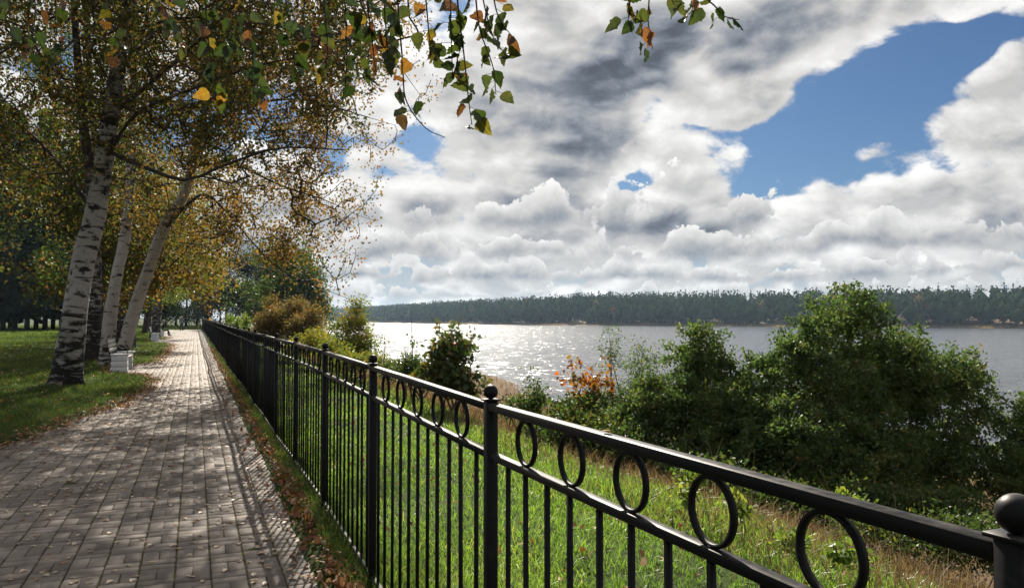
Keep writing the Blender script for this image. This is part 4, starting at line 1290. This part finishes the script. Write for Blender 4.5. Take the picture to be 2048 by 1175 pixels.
def scatter(R, x0, x1, y0, y1, dens, fall=9.0):
    """random ground points, thinning with distance from the eye"""
    n = int((x1 - x0) * (y1 - y0) * dens)
    X = x0 + (x1 - x0) * R.random(n)
    Y = y0 + (y1 - y0) * R.random(n)
    ok, z = seen(np.stack([X, Y, gz(X, Y) + 0.05], 1), 120)
    k = ok & (R.random(n) < np.clip(fall / np.maximum(z, 0.1), 0, 1) ** 1.35)
    return X[k], Y[k], z[k]
def patchy(X, Y, s=1.0, p=0.0):
    return 0.5 + 0.25 * np.sin(X * 1.7 * s + 1.3 * np.sin(Y * 0.9 * s) + p) + 0.25 * np.sin(Y * 1.3 * s + 1.7 * np.sin(X * 1.1 * s) + 2 * p)

R = np.random.default_rng(600)
P_ = []
# lawn beyond the fence
for (x0, x1, y0, y1, dn) in ((1.02, 5.0, 0.6, 10, 2600), (1.02, 5.4, 10, 24, 2300), (1.02, 6, 24, 60, 1500)):
    X, Y, z = scatter(R, x0, x1, y0, y1, dn, 4.2)
    pch = patchy(X, Y, 1.2)
    keep = R.random(len(X)) < np.clip(1.25 - np.clip(X - 3.6, 0, 2) * 0.8, 0.06, 1) * (0.6 + 0.4 * pch)
    X, Y, z, pch = X[keep], Y[keep], z[keep], pch[keep]
    h = (0.07 + 0.10 * R.random(len(X))) * (0.75 + 0.5 * pch) * (1 + 0.25 * (X > 3.5))
    w = 0.0045 * np.clip(z / 4.2, 1, 6) ** 0.8
    P_.append(blades(R, X, Y, h * 0.85, w * 1.15, 1.15, np.clip(0.15 + 0.45 * R.random(len(X)) + 0.4 * (pch - 0.5) + 0.5 * (R.random(len(X)) < 0.07), 0, 1)))
# verge between pavers and fence
X, Y, z = scatter(R, 0.66, 1.10, 3.5, 60, 5200, 6.0)
keep = R.random(len(X)) < np.clip((X - 0.80) / 0.10, 0.04, 1) * (0.55 + 0.45 * patchy(X * 2, Y, 2.0))
X, Y, z = X[keep], Y[keep], z[keep]
verge = blades(R, X, Y, (0.05 + 0.11 * R.random(len(X))) * np.clip((X - 0.6) / 0.2, 0.4, 1), 0.0042 * np.clip(z / 5, 1, 6) ** 0.8, 0.8, 0.75 * R.random(len(X)))
V, F, rn = cat_mesh(P_)
o = struct(link('grass', mesh_np('grass', V, F, rn), M['grass']), 'stuff')
P_ = [verge]
for (x0, x1, y0, y1, dn, ff) in ((-8, -0.8, 9.5, 32, 1000, 12), (-16, -0.9, 32, 62, 240, 22), (-30, -1.0, 62, 112, 70, 40), (-42, 8, 110, 175, 10, 80)):
    X, Y, z = scatter(R, x0, x1, y0, y1, dn, ff)
    ed = xl(Y) - X
    keep = ((ed > -0.02) | (Y > PATH_END)) & (R.random(len(X)) < np.where(Y > PATH_END, 1, np.clip(ed / 0.3, 0.15, 1)))
    X, Y, z = X[keep], Y[keep], z[keep]
    pch = patchy(X, Y, 0.8, 1)
    h = (0.055 + 0.075 * R.random(len(X))) * (0.7 + 0.6 * pch) * np.clip(z / 40, 1, 1.6)
    w = 0.0075 * np.clip(z / 12, 1, 9) ** 1.0
    P_.append(blades(R, X, Y, h, w, 0.7, np.clip(0.1 + 0.5 * R.random(len(X)) + 0.45 * (pch - 0.5) + 0.4 * (R.random(len(X)) < 0.06), 0, 1)))
V, F, rn = cat_mesh(P_)
struct(link('lawn_grass', mesh_np('lawn_grass', V, F, rn), M['grass_l']), 'stuff')

# dry grass and stalks on the bank
P_ = []
for (x0, x1, y0, y1, dn, hm) in ((3.4, 7.0, 0.5, 7, 330, 0.22), (3.4, 6.5, 2, 12, 520, 0.22), (3.6, 8, 12, 34, 420, 0.24), (6, 22, 8, 60, 160, 0.34), (4, 22, 60, 110, 90, 0.4)):
    X, Y, z = scatter(R, x0, x1, y0, y1, dn, 9)
    keep = R.random(len(X)) < np.clip((X - 3.3) / 1.3, 0, 1) * (0.35 + 0.65 * patchy(X, Y, 1.1, 2))
    X, Y, z = X[keep], Y[keep], z[keep]
    h = hm * (0.4 + 1.1 * R.random(len(X)))
    P_.append(blades(R, X, Y, h, 0.006 * np.clip(z / 7, 1, 6) ** 0.9, 0.8, R.random(len(X))))
X, Y, z = scatter(R, 2.9, 4.6, 1.4, 6, 40, 9)
keep = (X - 0.9 * Y < 2.6) & (R.random(len(X)) < 0.55)
X, Y, z = X[keep], Y[keep], z[keep]
P_.append(blades(R, X, Y, 0.35 + 0.5 * R.random(len(X)), np.full(len(X), 0.0045), 0.55, 0.6 + 0.4 * R.random(len(X))))
V, F, rn = cat_mesh(P_)
struct(link('dry_grass', mesh_np('dry_grass', V, F, rn), M['drygrass']), 'stuff')

# ------------------------------------------------------------------ fallen leaves
def fallen_template():
    pr = [(-0.5, 0.0, 0.0), (-0.25, 0.26, 0.10), (0.10, 0.30, 0.14), (0.5, 0.0, 0.04), (0.10, -0.30, 0.16), (-0.25, -0.26, 0.08), (-0.05, 0.0, 0.0)]
    f = [[0, 6, 1], [1, 6, 2], [2, 6, 3], [3, 6, 4], [4, 6, 5], [5, 6, 0]]
    return np.array(pr), np.array(f)
FT, FF = fallen_template()
def fallen(R, X, Y, z, size, curl):
    n = len(X)
    a = R.random(n) * 2 * math.pi
    tx, ty = R.normal(0, curl, n), R.normal(0, curl, n)
    fl = np.where(R.random(n) < 0.5, 1.0, -1.0)
    p = FT[None] * size[:, None, None] * np.array([1, 1, 1.0])
    p[..., 2] *= fl[:, None] * (0.5 + R.random(n)[:, None])
    p[..., 2] += p[..., 0] * tx[:, None] + p[..., 1] * ty[:, None]
    p[..., 2] -= p[..., 2].min(1)[:, None]
    c, s = np.cos(a)[:, None], np.sin(a)[:, None]
    V = np.stack([p[..., 0] * c - p[..., 1] * s + X[:, None], p[..., 0] * s + p[..., 1] * c + Y[:, None], p[..., 2] + z[:, None]], -1)
    F = (FF[None] + (np.arange(n) * 7)[:, None, None]).reshape(-1, 3)
    return V.reshape(-1, 3), [F], np.repeat(R.random(n), 6)
R = np.random.default_rng(700)
# loose leaves over the pavers
n = 30000
X = -4.5 + 5.2 * R.random(n)
Y = 4.2 + 46 * R.random(n) ** 1.25
okp = (X > xl(Y) + 0.03) & (X < PATH_R - 0.02) & (R.random(n) < 0.42 + 0.58 * (patchy(X, Y, 1.3, 4) > 0.5))
okp &= R.random(n) < np.clip(0.28 + 0.9 * np.exp(-(X - xl(Y)) / 0.5) + 0.9 * np.exp(-(PATH_R - X) / 0.22), 0, 1)
X, Y = X[okp], Y[okp]
ok, z = seen(np.stack([X, Y, 0 * X], 1), -8)
X, Y, z = X[ok], Y[ok], z[ok]
o_ = np.argsort(z)
X, Y = X[o_], Y[o_]
tm = []
for k in range(6):
    V, F, rn = fallen(np.random.default_rng(710 + k), np.zeros(1), np.zeros(1), np.zeros(1), np.array([0.042]), 0.12)
    me = mesh_np('fallen_leaf', V, F, np.full(6, [0.95, 0.75, 0.55, 0.85, 0.3, 0.65][k]))
    me.materials.append(M['litter'])
    tm.append(me)
lab = ['pale curled birch leaf lying on the near pavers', 'tan dry birch leaf lying on the near pavers', 'brownish birch leaf lying on the near pavers', 'pale buff birch leaf lying on the near pavers', 'rust brown birch leaf lying on the near pavers', 'light brown birch leaf lying on the near pavers']
for i in range(300):
    k = int(R.choice(6, p=[0.26, 0.2, 0.16, 0.2, 0.06, 0.12]))
    o = link('fallen_leaf', tm[k], None, None, (X[i], Y[i], 0.003), (0, 0, R.random() * 6.283), [0.85 + 0.65 * R.random()] * 3)
    tag(o, lab[k], 'leaf', 'fallen birch leaves on the near pavers')
P_ = [fallen(R, X[300:], Y[300:], np.full(len(X) - 300, 0.003), 0.040 + 0.022 * R.random(len(X) - 300), 0.12)]
V, F, rn = cat_mesh(P_)
struct(link('scattered_leaves', mesh_np('scattered_leaves', V, F, rn), M['litter']), 'stuff')
# drifts along both edges of the path and in the grass
P_ = []
n = 4300
Y = 4.0 + 40 * R.random(n) ** 1.5
X = np.where(R.random(n) < 0.85, 0.83 + R.normal(0, 0.05, n), 0.72 + R.normal(0, 0.10, n))
k = (X < 1.05) & (R.random(n) < 0.35 + 0.65 * (np.sin(Y * 1.9) + np.sin(Y * 4.1 + 1) > -0.7))
X, Y = X[k], Y[k]
P_.append(fallen(R, X, Y, np.where(X < PATH_R, 0.003, gz(X, Y) + 0.01) + 0.035 * R.random(len(X)) ** 2, 0.034 + 0.024 * R.random(len(X)), 0.5))
n = 3600
Y = 9 + 60 * R.random(n) ** 1.4
X = xl(Y) + R.normal(0.03, 0.14, n)
P_.append(fallen(R, X, Y, np.maximum(gz(X, Y), 0.0) + 0.005 + 0.04 * R.random(n) ** 2, 0.036 + 0.026 * R.random(n), 0.5))
n = 3000
X = -9 + 8 * R.random(n)
Y = 10 + 40 * R.random(n)
k = X < xl(Y)
X, Y = X[k], Y[k]
P_.append(fallen(R, X, Y, gz(X, Y) + 0.05, 0.04 + 0.02 * R.random(len(X)), 0.5))
n = 700
X = 1.1 + 3.5 * R.random(n)
Y = 1 + 25 * R.random(n)
P_.append(fallen(R, X, Y, gz(X, Y) + 0.06, 0.04 + 0.02 * R.random(n), 0.6))
V, F, rn = cat_mesh(P_)
struct(link('leaf_litter', mesh_np('leaf_litter', V, F, rn), M['litter_r']), 'stuff')
# one leaf caught on the top rail
o = link('fallen_leaf', tm[4], None, None, (1.0, 1.78, 1.302), (0.25, 0.1, 1.2), [0.9] * 3)
tag(o, 'single dry leaf lying on the fence top rail', 'leaf')

# ------------------------------------------------------------------ benches
M['whitewash'] = simple_mat('whitewashed_concrete', (0.62, 0.64, 0.66), 0.85, 0.18, 7.0, 0.2, 0.5, 40)
M['slat'] = simple_mat('grey_wood_slat', (0.45, 0.43, 0.40), 0.6, 0.2, 10.0, 0.3, 0.3)
M['iron'] = simple_mat('black_iron', (0.02, 0.02, 0.02), 0.5, 0.2, 10)
def bench(x, y, lab, length=1.9):
    t = thing('park_bench', lab, 'bench', (x, y, 0), 'benches along the left of the path')
    for s in (-1, 1):
        yy = s * length / 2
        blk = MB()
        for r in range(3):      # three whitewashed courses with a lip on top
            blk.box((0.0 + 0.004 * r, yy, 0.085 + 0.17 * r), (0.44 - 0.012 * r, 0.30 - 0.008 * (r % 2), 0.168), ch=0.012)
        b = blk.build('concrete_end', M['whitewash'], t)
        MB().box((0.02, yy, 0.5325), (0.50, 0.34, 0.045), ch=0.010).build('lip', M['whitewash'], b)
        for q in (-1, 1):
            MB().tube([(-0.24, yy + 0.09 * q, 0.50), (-0.34, yy + 0.09 * q, 0.98)], 0.014, 8).build('upright', M['iron'], t)
        MB().tube([(0.20, yy, 0.54), (0.20, yy, 0.72)], 0.012, 8).build('upright', M['iron'], t)
    for q in range(4):
        MB().box((-0.14 + 0.11 * q, 0, 0.455), (0.09, length - 0.32, 0.03), ch=0.004).build('seat_slat', M['slat'], t)
    for q in range(3):
        MB().box((-0.262 - 0.026 * q, 0, 0.66 + 0.125 * q), (0.028, length + 0.2, 0.095), ch=0.004).build('back_slat', M['slat'], t)
    return t
bench(-2.02, 26.0, 'slatted bench with white concrete ends beside the birches')
bench(-2.55, 58.6, 'second bench along the path with bluish white concrete block')
bench(-2.75, 74.0, 'far bench on which the person sits')

# ------------------------------------------------------------------ people
M['jacket'] = simple_mat('blue_grey_jacket', (0.115, 0.155, 0.20), 0.8, 0.2, 12, 0.2, 0.3, 30)
M['darkcloth'] = simple_mat('dark_cloth', (0.018, 0.019, 0.024), 0.85, 0.25, 12, 0.2, 0.3, 30)
M['jeans'] = simple_mat('dark_blue_trousers', (0.030, 0.040, 0.065), 0.85, 0.25, 12, 0.2, 0.3, 30)
M['skin'] = simple_mat('skin', (0.52, 0.34, 0.26), 0.55, 0.06, 20, 0.4)
M['hair'] = simple_mat('hair', (0.05, 0.035, 0.025), 0.6, 0.2, 40, 0.4)
M['hat'] = simple_mat('pale_hat', (0.55, 0.52, 0.42), 0.85, 0.1, 30, 0.2)
M['shoe'] = simple_mat('shoe', (0.02, 0.018, 0.016), 0.5, 0.1, 20, 0.4)
def skin_obj(name, J, bones, mat, parent, sub=2, root=0):
    """one continuous surface grown over a joint skeleton"""
    me = bpy.data.meshes.new(name)
    names = list(J)
    me.from_pydata([J[k][0] for k in names], [(names.index(a), names.index(b)) for a, b in bones], [])
    me.materials.append(mat)
    o = bpy.data.objects.new(name, me)
    o.parent = parent
    COL.objects.link(o)
    md = o.modifiers.new('skin', 'SKIN')
    md.use_smooth_shade = True
    sv = me.skin_vertices[0].data if len(me.skin_vertices) else None
    if sv is None:
        bpy.context.view_layer.objects.active = o
        me.skin_vertices.new() if hasattr(me.skin_vertices, 'new') else None
        sv = me.skin_vertices[0].data
    for i, k in enumerate(names):
        r = J[k][1]
        sv[i].radius = (r, r) if not hasattr(r, '__len__') else r
        sv[i].use_root = (i == root)
    ms = o.modifiers.new('smooth', 'SUBSURF')
    ms.levels = ms.render_levels = sub
    return o
def person(name, lab, loc, rotz, sit=False, top='jacket', legs='jeans', hat=True, seat=0.47):
    t = thing(name, lab, 'person', loc, rotz=rotz)
    if sit:
        hz = seat + 0.10
        hip, chest, neck = (0, 0, hz), (0, 0.05, hz + 0.38), (0, 0.09, hz + 0.56)
        kn = {s: (0.13 * s, 0.44, hz - 0.02) for s in (-1, 1)}
        an_ = {s: (0.15 * s, 0.52 + 0.08 * s, 0.09) for s in (-1, 1)}
        el_ = {s: (0.25 * s, 0.12, hz + 0.22) for s in (-1, 1)}
        wr_ = {s: (0.13 * s, 0.34, hz + 0.12) for s in (-1, 1)}
    else:
        hz = 0.92
        hip, chest, neck = (0, 0, hz), (0, 0.0, hz + 0.38), (0, 0.02, hz + 0.57)
        kn = {s: (0.10 * s, 0.05 * s + 0.03, 0.50) for s in (-1, 1)}
        an_ = {s: (0.11 * s, 0.12 * s - 0.02, 0.09) for s in (-1, 1)}
        el_ = {s: (0.27 * s, -0.05, hz + 0.20) for s in (-1, 1)}
        wr_ = {s: (0.22 * s, 0.14, hz + 0.04) for s in (-1, 1)}
    sh_ = {s: (0.19 * s, chest[1], chest[2] + 0.09) for s in (-1, 1)}
    waist = tuple((np.array(hip) * 0.55 + np.array(chest) * 0.45))
    head = (0, neck[1] + 0.03, neck[2] + 0.14)
    # clothed body: one continuous mesh, legs and torso in two garments grown separately over it
    J = {'hip': (hip, (0.155, 0.12)), 'waist': (waist, (0.15, 0.115)), 'chest': (chest, (0.175, 0.125)), 'neck': (neck, 0.062), 'headb': ((0, neck[1] + 0.01, neck[2] + 0.07), 0.075),
         'head': (head, (0.085, 0.10)), 'crown': ((0, head[1] - 0.005, head[2] + 0.09), 0.07)}
    bones = [('hip', 'waist'), ('waist', 'chest'), ('chest', 'neck'), ('neck', 'headb'), ('headb', 'head'), ('head', 'crown')]
    for s in (-1, 1):
        c = 'l' if s < 0 else 'r'
        J['sh' + c], J['el' + c], J['wr' + c] = (sh_[s], 0.075), (el_[s], 0.056), (wr_[s], 0.036)
        th = tuple(np.array(hip) + [0.095 * s, 0.03, -0.07])
        J['th' + c], J['kn' + c], J['an' + c] = (th, 0.105), (kn[s], 0.075), (an_[s], 0.05)
        fd = np.array([0.03 * s, 0.15, -0.045])
        J['ft' + c] = (tuple(np.array(an_[s]) + fd), 0.042)
        w = np.array(wr_[s])
        e = np.array(el_[s])
        dr = (w - e) / np.linalg.norm(w - e)
        pal = w + dr * 0.07
        J['pa' + c] = (tuple(pal), 0.034)
        bones += [('chest', 'sh' + c), ('sh' + c, 'el' + c), ('el' + c, 'wr' + c), ('wr' + c, 'pa' + c), ('hip', 'th' + c), ('th' + c, 'kn' + c), ('kn' + c, 'an' + c), ('an' + c, 'ft' + c)]
        side = np.cross(dr, [0, 0, 1.0])
        side /= np.linalg.norm(side) + 1e-9
        for q in range(4):
            o1 = pal + side * (0.024 - 0.016 * q) + dr * 0.03
            J['f%d%s' % (q, c)] = (tuple(o1 + dr * 0.02), 0.009)
            J['g%d%s' % (q, c)] = (tuple(o1 + dr * (0.055 - 0.006 * abs(q - 1)) - np.array([0, 0, 0.018])), 0.008)
            bones += [('pa' + c, 'f%d%s' % (q, c)), ('f%d%s' % (q, c), 'g%d%s' % (q, c))]
        J['t0' + c] = (tuple(w + dr * 0.045 + side * 0.04), 0.010)
        J['t1' + c] = (tuple(w + dr * 0.085 + side * 0.05), 0.009)
        bones += [('wr' + c, 't0' + c), ('t0' + c, 't1' + c)]
    # garment colours belong to the cloth, split by height along the figure
    mt, N = new_mat(name + '_clothed_figure')
    x, y, z = N.sep(objco(N))
    nz = N.m('MULTIPLY', N.m('SUBTRACT', N.noise(objco(N), 14, 3), 0.5), 0.02)
    zc = N.m('ADD', z, nz)
    tops = {'jacket': (0.115, 0.155, 0.20), 'darkcloth': (0.018, 0.019, 0.024)}
    legc = {'jeans': (0.030, 0.040, 0.065), 'darkcloth': (0.018, 0.019, 0.024)}
    c = N.mix(N.m('GREATER_THAN', zc, hip[2] - 0.04), legc[legs], tops[top])
    c = N.mix(N.m('GREATER_THAN', zc, neck[2] + 0.0), c, (0.52, 0.34, 0.26))
    c = N.mix(N.m('LESS_THAN', zc, 0.095), c, (0.02, 0.018, 0.016))
    finish(N, principled(N, c, 0.8, None, 0.25))
    body = skin_obj('body', J, bones, mt, t)
    for s in (-1, 1):
        MB().sphere((0.032 * s, head[1] + 0.088, head[2] + 0.005), 0.011, 8, 6).build('eye', M['darkcloth'], t, smooth=True)
    MB().tube([(0, head[1] + 0.092, head[2] + 0.01), (0, head[1] + 0.118, head[2] - 0.025)], [0.010, 0.015], 6).build('nose', M['skin'], t, smooth=True)
    for s in (-1, 1):
        MB().sphere((0.088 * s, head[1], head[2] - 0.005), (0.014, 0.024, 0.034), 8, 6).build('ear', M['skin'], t, smooth=True)
    MB().sphere((0, head[1] - 0.018, head[2] + 0.05), (0.098, 0.110, 0.095), 14, 10).build('hair', M['hair'], t, smooth=True)
    if hat:
        h = MB()
        h.tube([(0, head[1] - 0.01, head[2] + z_) for z_ in (0.055, 0.06, 0.065, 0.10, 0.15, 0.165)], [0.165, 0.165, 0.112, 0.11, 0.095, 0.03], 18)
        h.build('hat', M['hat'], t, smooth=True)
    return t
person('person', 'person in blue-grey jacket and pale hat standing on the far path', (-1.5, 101.0, 0), rad(170), top='jacket', legs='jeans')
person('person', 'person in dark clothes and pale hat sitting on the far bench', (-2.62, 73.6, 0), rad(-90), sit=True, top='darkcloth', legs='darkcloth', seat=0.47)

# ------------------------------------------------------------------ overhanging birch boughs close to the eye
def birch_leaf_mesh(seed, rnd_val):
    R = np.random.default_rng(seed)
    n = 12
    t = np.linspace(0, 1, n)
    w = 0.40 * np.sin(math.pi * np.clip(t * 1.02, 0, 1) ** 0.62) ** 0.85 * (1 - 0.35 * t)
    w[0] = w[-1] = 0
    saw = 0.022 * (np.arange(n) % 2) * (w > 0)
    cu = 0.5 * (R.random() - 0.4)
    V, F = [], []
    for i in range(n):
        for s in (-1, 0, 1):
            ww = (w[i] + saw[i]) * s
            V.append((ww, 0.45 * abs(ww) * (0.3 + R.random()) + cu * t[i] ** 2 + 0.02 * R.normal() * abs(s), -t[i]))
    for i in range(n - 1):
        for k in (0, 1):
            a = i * 3 + k
            F.append([a, a + 1, a + 4, a + 3])
    m = mesh_np('leaf', np.array(V), [F], np.full(len(F), rnd_val))
    return m
def near_leaf(name, c0, c1, c2, spot):
    m, N = new_mat(name)
    oc = objco(N)
    r = N.node('ShaderNodeObjectInfo').outputs['Random']
    oc2 = N.vm('ADD', oc, N.comb(N.m('MULTIPLY', r, 31.0), N.m('MULTIPLY', r, 17.0), 0.0))
    x, y, z = N.sep(oc)
    n1 = N.noise(oc2, 2.6, 4, 0.6)
    n2 = N.noise(oc2, 11.0, 3, 0.6)
    f = N.m('ADD', N.m('MULTIPLY', n1, 1.2), N.m('MULTIPLY', N.m('SUBTRACT', r, 0.75), 0.8), clamp=True)
    c = N.ramp(f, [(0.05, c0), (0.45, c1), (0.95, c2)])
    c = N.mix(N.m('MULTIPLY', N.sstep(n2, 0.60, 0.70), spot), c, (0.06, 0.028, 0.012))
    ax = N.m('ABSOLUTE', x)
    vein = N.m('SINE', N.m('MULTIPLY', N.m('ADD', z, N.m('MULTIPLY', ax, 0.9)), 48.0))
    vm_ = N.m('MAXIMUM', N.sstep(ax, 0.018, 0.006), N.m('MULTIPLY', N.sstep(vein, 0.80, 0.98), 0.45))
    c = N.mix(N.m('MULTIPLY', vm_, 0.55), c, tuple(min(1, 1.9 * q + 0.02) for q in c1))
    d = N.node('ShaderNodeBsdfDiffuse')
    N.put(d.inputs[0], c)
    t = N.node('ShaderNodeBsdfTranslucent')
    N.put(t.inputs[0], N.vm('MULTIPLY', c, (1.15, 1.15, 0.75)))
    mx = N.node('ShaderNodeMixShader')
    mx.inputs[0].default_value = 0.5
    N.put(mx.inputs[1], d.outputs[0])
    N.put(mx.inputs[2], t.outputs[0])
    g = N.node('ShaderNodeBsdfGlossy')
    g.inputs['Roughness'].default_value = 0.32
    m2 = N.node('ShaderNodeMixShader')
    m2.inputs[0].default_value = 0.045
    N.put(m2.inputs[1], mx.outputs[0])
    N.put(m2.inputs[2], g.outputs[0])
    finish(N, m2.outputs[0])
    return m
M['lf_near_g'] = near_leaf('near_birch_leaf_green', (0.013, 0.027, 0.007), (0.031, 0.053, 0.011), (0.085, 0.085, 0.015), 0.6)
M['lf_near_y'] = near_leaf('near_birch_leaf_yellow', (0.07, 0.08, 0.012), (0.24, 0.15, 0.018), (0.30, 0.11, 0.02), 0.8)
M['lf_near_r'] = near_leaf('near_birch_leaf_rust', (0.05, 0.032, 0.012), (0.15, 0.058, 0.018), (0.22, 0.09, 0.022), 0.8)
LM = []
for k in range(10):
    me = birch_leaf_mesh(800 + k, 0.15 + 0.07 * k)
    me.materials.append(M['lf_near_g' if k < 6 else ('lf_near_y' if k < 8 else 'lf_near_r')])
    LM.append(me)
tb_ = np.array([-3.3, 4.4, float(gz(-3.3, 4.4)) - 0.05])
bt = thing('birch_tree', 'overhanging birch boughs with large green and orange leaves along the top edge', 'tree', tb_)
R = np.random.default_rng(810)
link('trunk', trunk_mesh(R, [tb_, tb_ + [0.1, 0, 2.0], tb_ + [0.25, -0.1, 4.2], tb_ + [0.3, 0, 7.5]], 0.17, 0.05, off=tb_), M['birch'], bt)
bough = [smooth_line([tb_ + [0.2, -0.05, 3.3], at(150, -330, 3.4), at(500, -260, 2.5), at(850, -230, 2.15), at(1150, -240, 2.1), at(1450, -210, 2.1)], 40),
         smooth_line([tb_ + [0.15, 0, 2.9], at(20, -220, 3.6), at(200, -170, 3.1), at(420, -150, 2.8), at(640, -160, 2.6)], 30)]
for bgh in bough:
    MB().tube(bgh, np.linspace(0.035, 0.006, len(bgh)), 8).build('bough', M['twig'], bt, tb_, True)
# hanging twigs: (bough, points as seen, depth, number of leaves, first leafy share)
TW = [(1, [(60, -150), (70, 0), (66, 70), (56, 110)], 4.0, 11), (1, [(120, -150), (112, 0), (110, 80), (112, 120)], 4.0, 12), (1, [(25, -180), (18, -40), (20, 60)], 4.2, 5),
      (1, [(210, -150), (222, -20), (232, 60), (226, 110)], 3.9, 9), (1, [(300, -140), (315, -10), (345, 50), (358, 100)], 3.8, 9), (1, [(330, -140), (338, -20), (336, 30)], 3.7, 6),
      (0, [(395, -230), (410, 0), (420, 110), (432, 200)], 3.3, 17), (0, [(460, -230), (470, 0), (478, 60), (470, 100)], 3.3, 9), (0, [(490, -230), (500, 0), (505, 120), (512, 200)], 3.2, 16),
      (0, [(560, -230), (570, -20), (582, 60), (590, 150)], 3.2, 14), (0, [(600, -230), (608, 0), (606, 60), (612, 90)], 3.1, 8), (0, [(640, -230), (648, 0), (655, 90), (650, 140)], 3.1, 9), (0, [(690, -230), (690, -10), (694, 90), (690, 175)], 3.0, 12),
      (0, [(740, -230), (735, -10), (742, 60), (752, 150)], 2.7, 17), (0, [(760, -230), (768, -10), (772, 60), (776, 120)], 2.6, 14), (0, [(800, -230), (795, -20), (805, 120), (812, 200), (850, 255), (890, 275)], 2.8, 11),
      (0, [(830, -230), (850, -20), (858, 70), (862, 110)], 2.8, 10), (0, [(890, -230), (900, -20), (902, 60), (905, 150)], 2.7, 17), (0, [(900, -230), (915, 0), (928, 110), (936, 190), (944, 250)], 2.7, 17),
      (0, [(930, -230), (950, -20), (960, 60), (985, 130), (992, 190)], 2.8, 15), (0, [(960, -230), (985, -20), (1000, 40), (1022, 70)], 2.9, 9), (0, [(945, -230), (960, -40), (985, 70), (1012, 110)], 2.9, 8),
      (0, [(1240, -230), (1252, -40), (1260, 20), (1252, 50)], 2.8, 8), (0, [(1280, -230), (1298, -40), (1296, 40), (1305, 98)], 2.8, 9), (0, [(1360, -220), (1380, -40), (1386, 10), (1378, 30)], 2.8, 4), (0, [(1380, -215), (1405, -30), (1432, 15), (1452, 34), (1478, 40)], 2.8, 5), (0, [(1330, -220), (1340, -30), (1346, 8)], 2.8, 3)]
nl = 0
tw = MB()
for bi, pts, dep, cnt in TW:
    P = [at(u, v, dep * 0.74 + 0.03 * i) for i, (u, v) in enumerate(pts)]
    j = int(np.argmin(((bough[bi] - P[0]) ** 2).sum(1)))
    L_ = smooth_line([bough[bi][j]] + P, 26)
    tw.tube(L_, np.linspace(0.0035, 0.0012, len(L_)), 5)
    vis_, _ = seen(L_, 60)
    s0 = int(np.argmax(vis_)) if vis_.any() else len(L_) // 2
    bare = 0.62 if len(pts) == 6 else 1.0
    for q in range(cnt):
        f = (q + 0.3 + 0.5 * R.random()) / cnt * bare
        x = s0 + f * (len(L_) - 1 - s0)
        i0 = int(min(x, len(L_) - 2))
        pos = L_[i0] + (L_[i0 + 1] - L_[i0]) * (x - i0)
        az_ = R.random() * 6.283
        pet = np.array([math.cos(az_), math.sin(az_), -0.25]) * (0.012 + 0.022 * R.random())
        tw.tube([pos, pos + pet], [0.0009, 0.0007], 3, cap=False)
        g = R.random()
        k = int(R.integers(0, 6)) if g < 0.74 else (6 + int(R.integers(0, 2)) if g < 0.87 else 8 + int(R.integers(0, 2)))
        sz = (0.040 + 0.021 * R.random()) * (dep / 3.0) ** 0.35
        o = link('leaf', LM[k], None, bt, pos + pet - tb_, (R.normal(0, 0.6), R.normal(0, 0.6), R.random() * 6.283), (sz, sz, sz))
        nl += 1
tw.build('twigs', M['twig'], bt, tb_)
# the rest of this birch, above and behind the view
sk = Skeleton(R)
sk.stem([tb_ + [0.2, 0, 3.0], tb_ + [0.3, 0, 7.5]], 0.08, 0.03)
tips = in_ellipsoids(R, 260, [(tb_ + [0, -0.5, 6.2], np.array([2.4, 2.6, 2.4]))], 0.5)
sk.grow(tips)
sk.wood('limbs', M['birch_limb'], bt, tb_, 0.004, cap_r=0.06)
V, F, rn = tip_leaves(R, sk, 18, 0.16, 0.06)
link('crown', mesh_np('crown', V - tb_, F, rn), M['lf_birch'], bt)

# ------------------------------------------------------------------ air
hz = MB().box((500, 1100, 21), (3000, 3000, 60)).mesh('haze')
m, N = new_mat('river_haze')
pv = N.node('ShaderNodeVolumePrincipled')
N.put(pv.inputs['Color'], (0.55, 0.76, 1.0))
N.put(pv.inputs['Density'], 0.00012)
N.put(pv.inputs['Anisotropy'], 0.25)
ou = N.node('ShaderNodeOutputMaterial')
N.put(ou.inputs['Volume'], pv.outputs[0])
o = link('haze', hz, m)
struct(o, 'stuff')
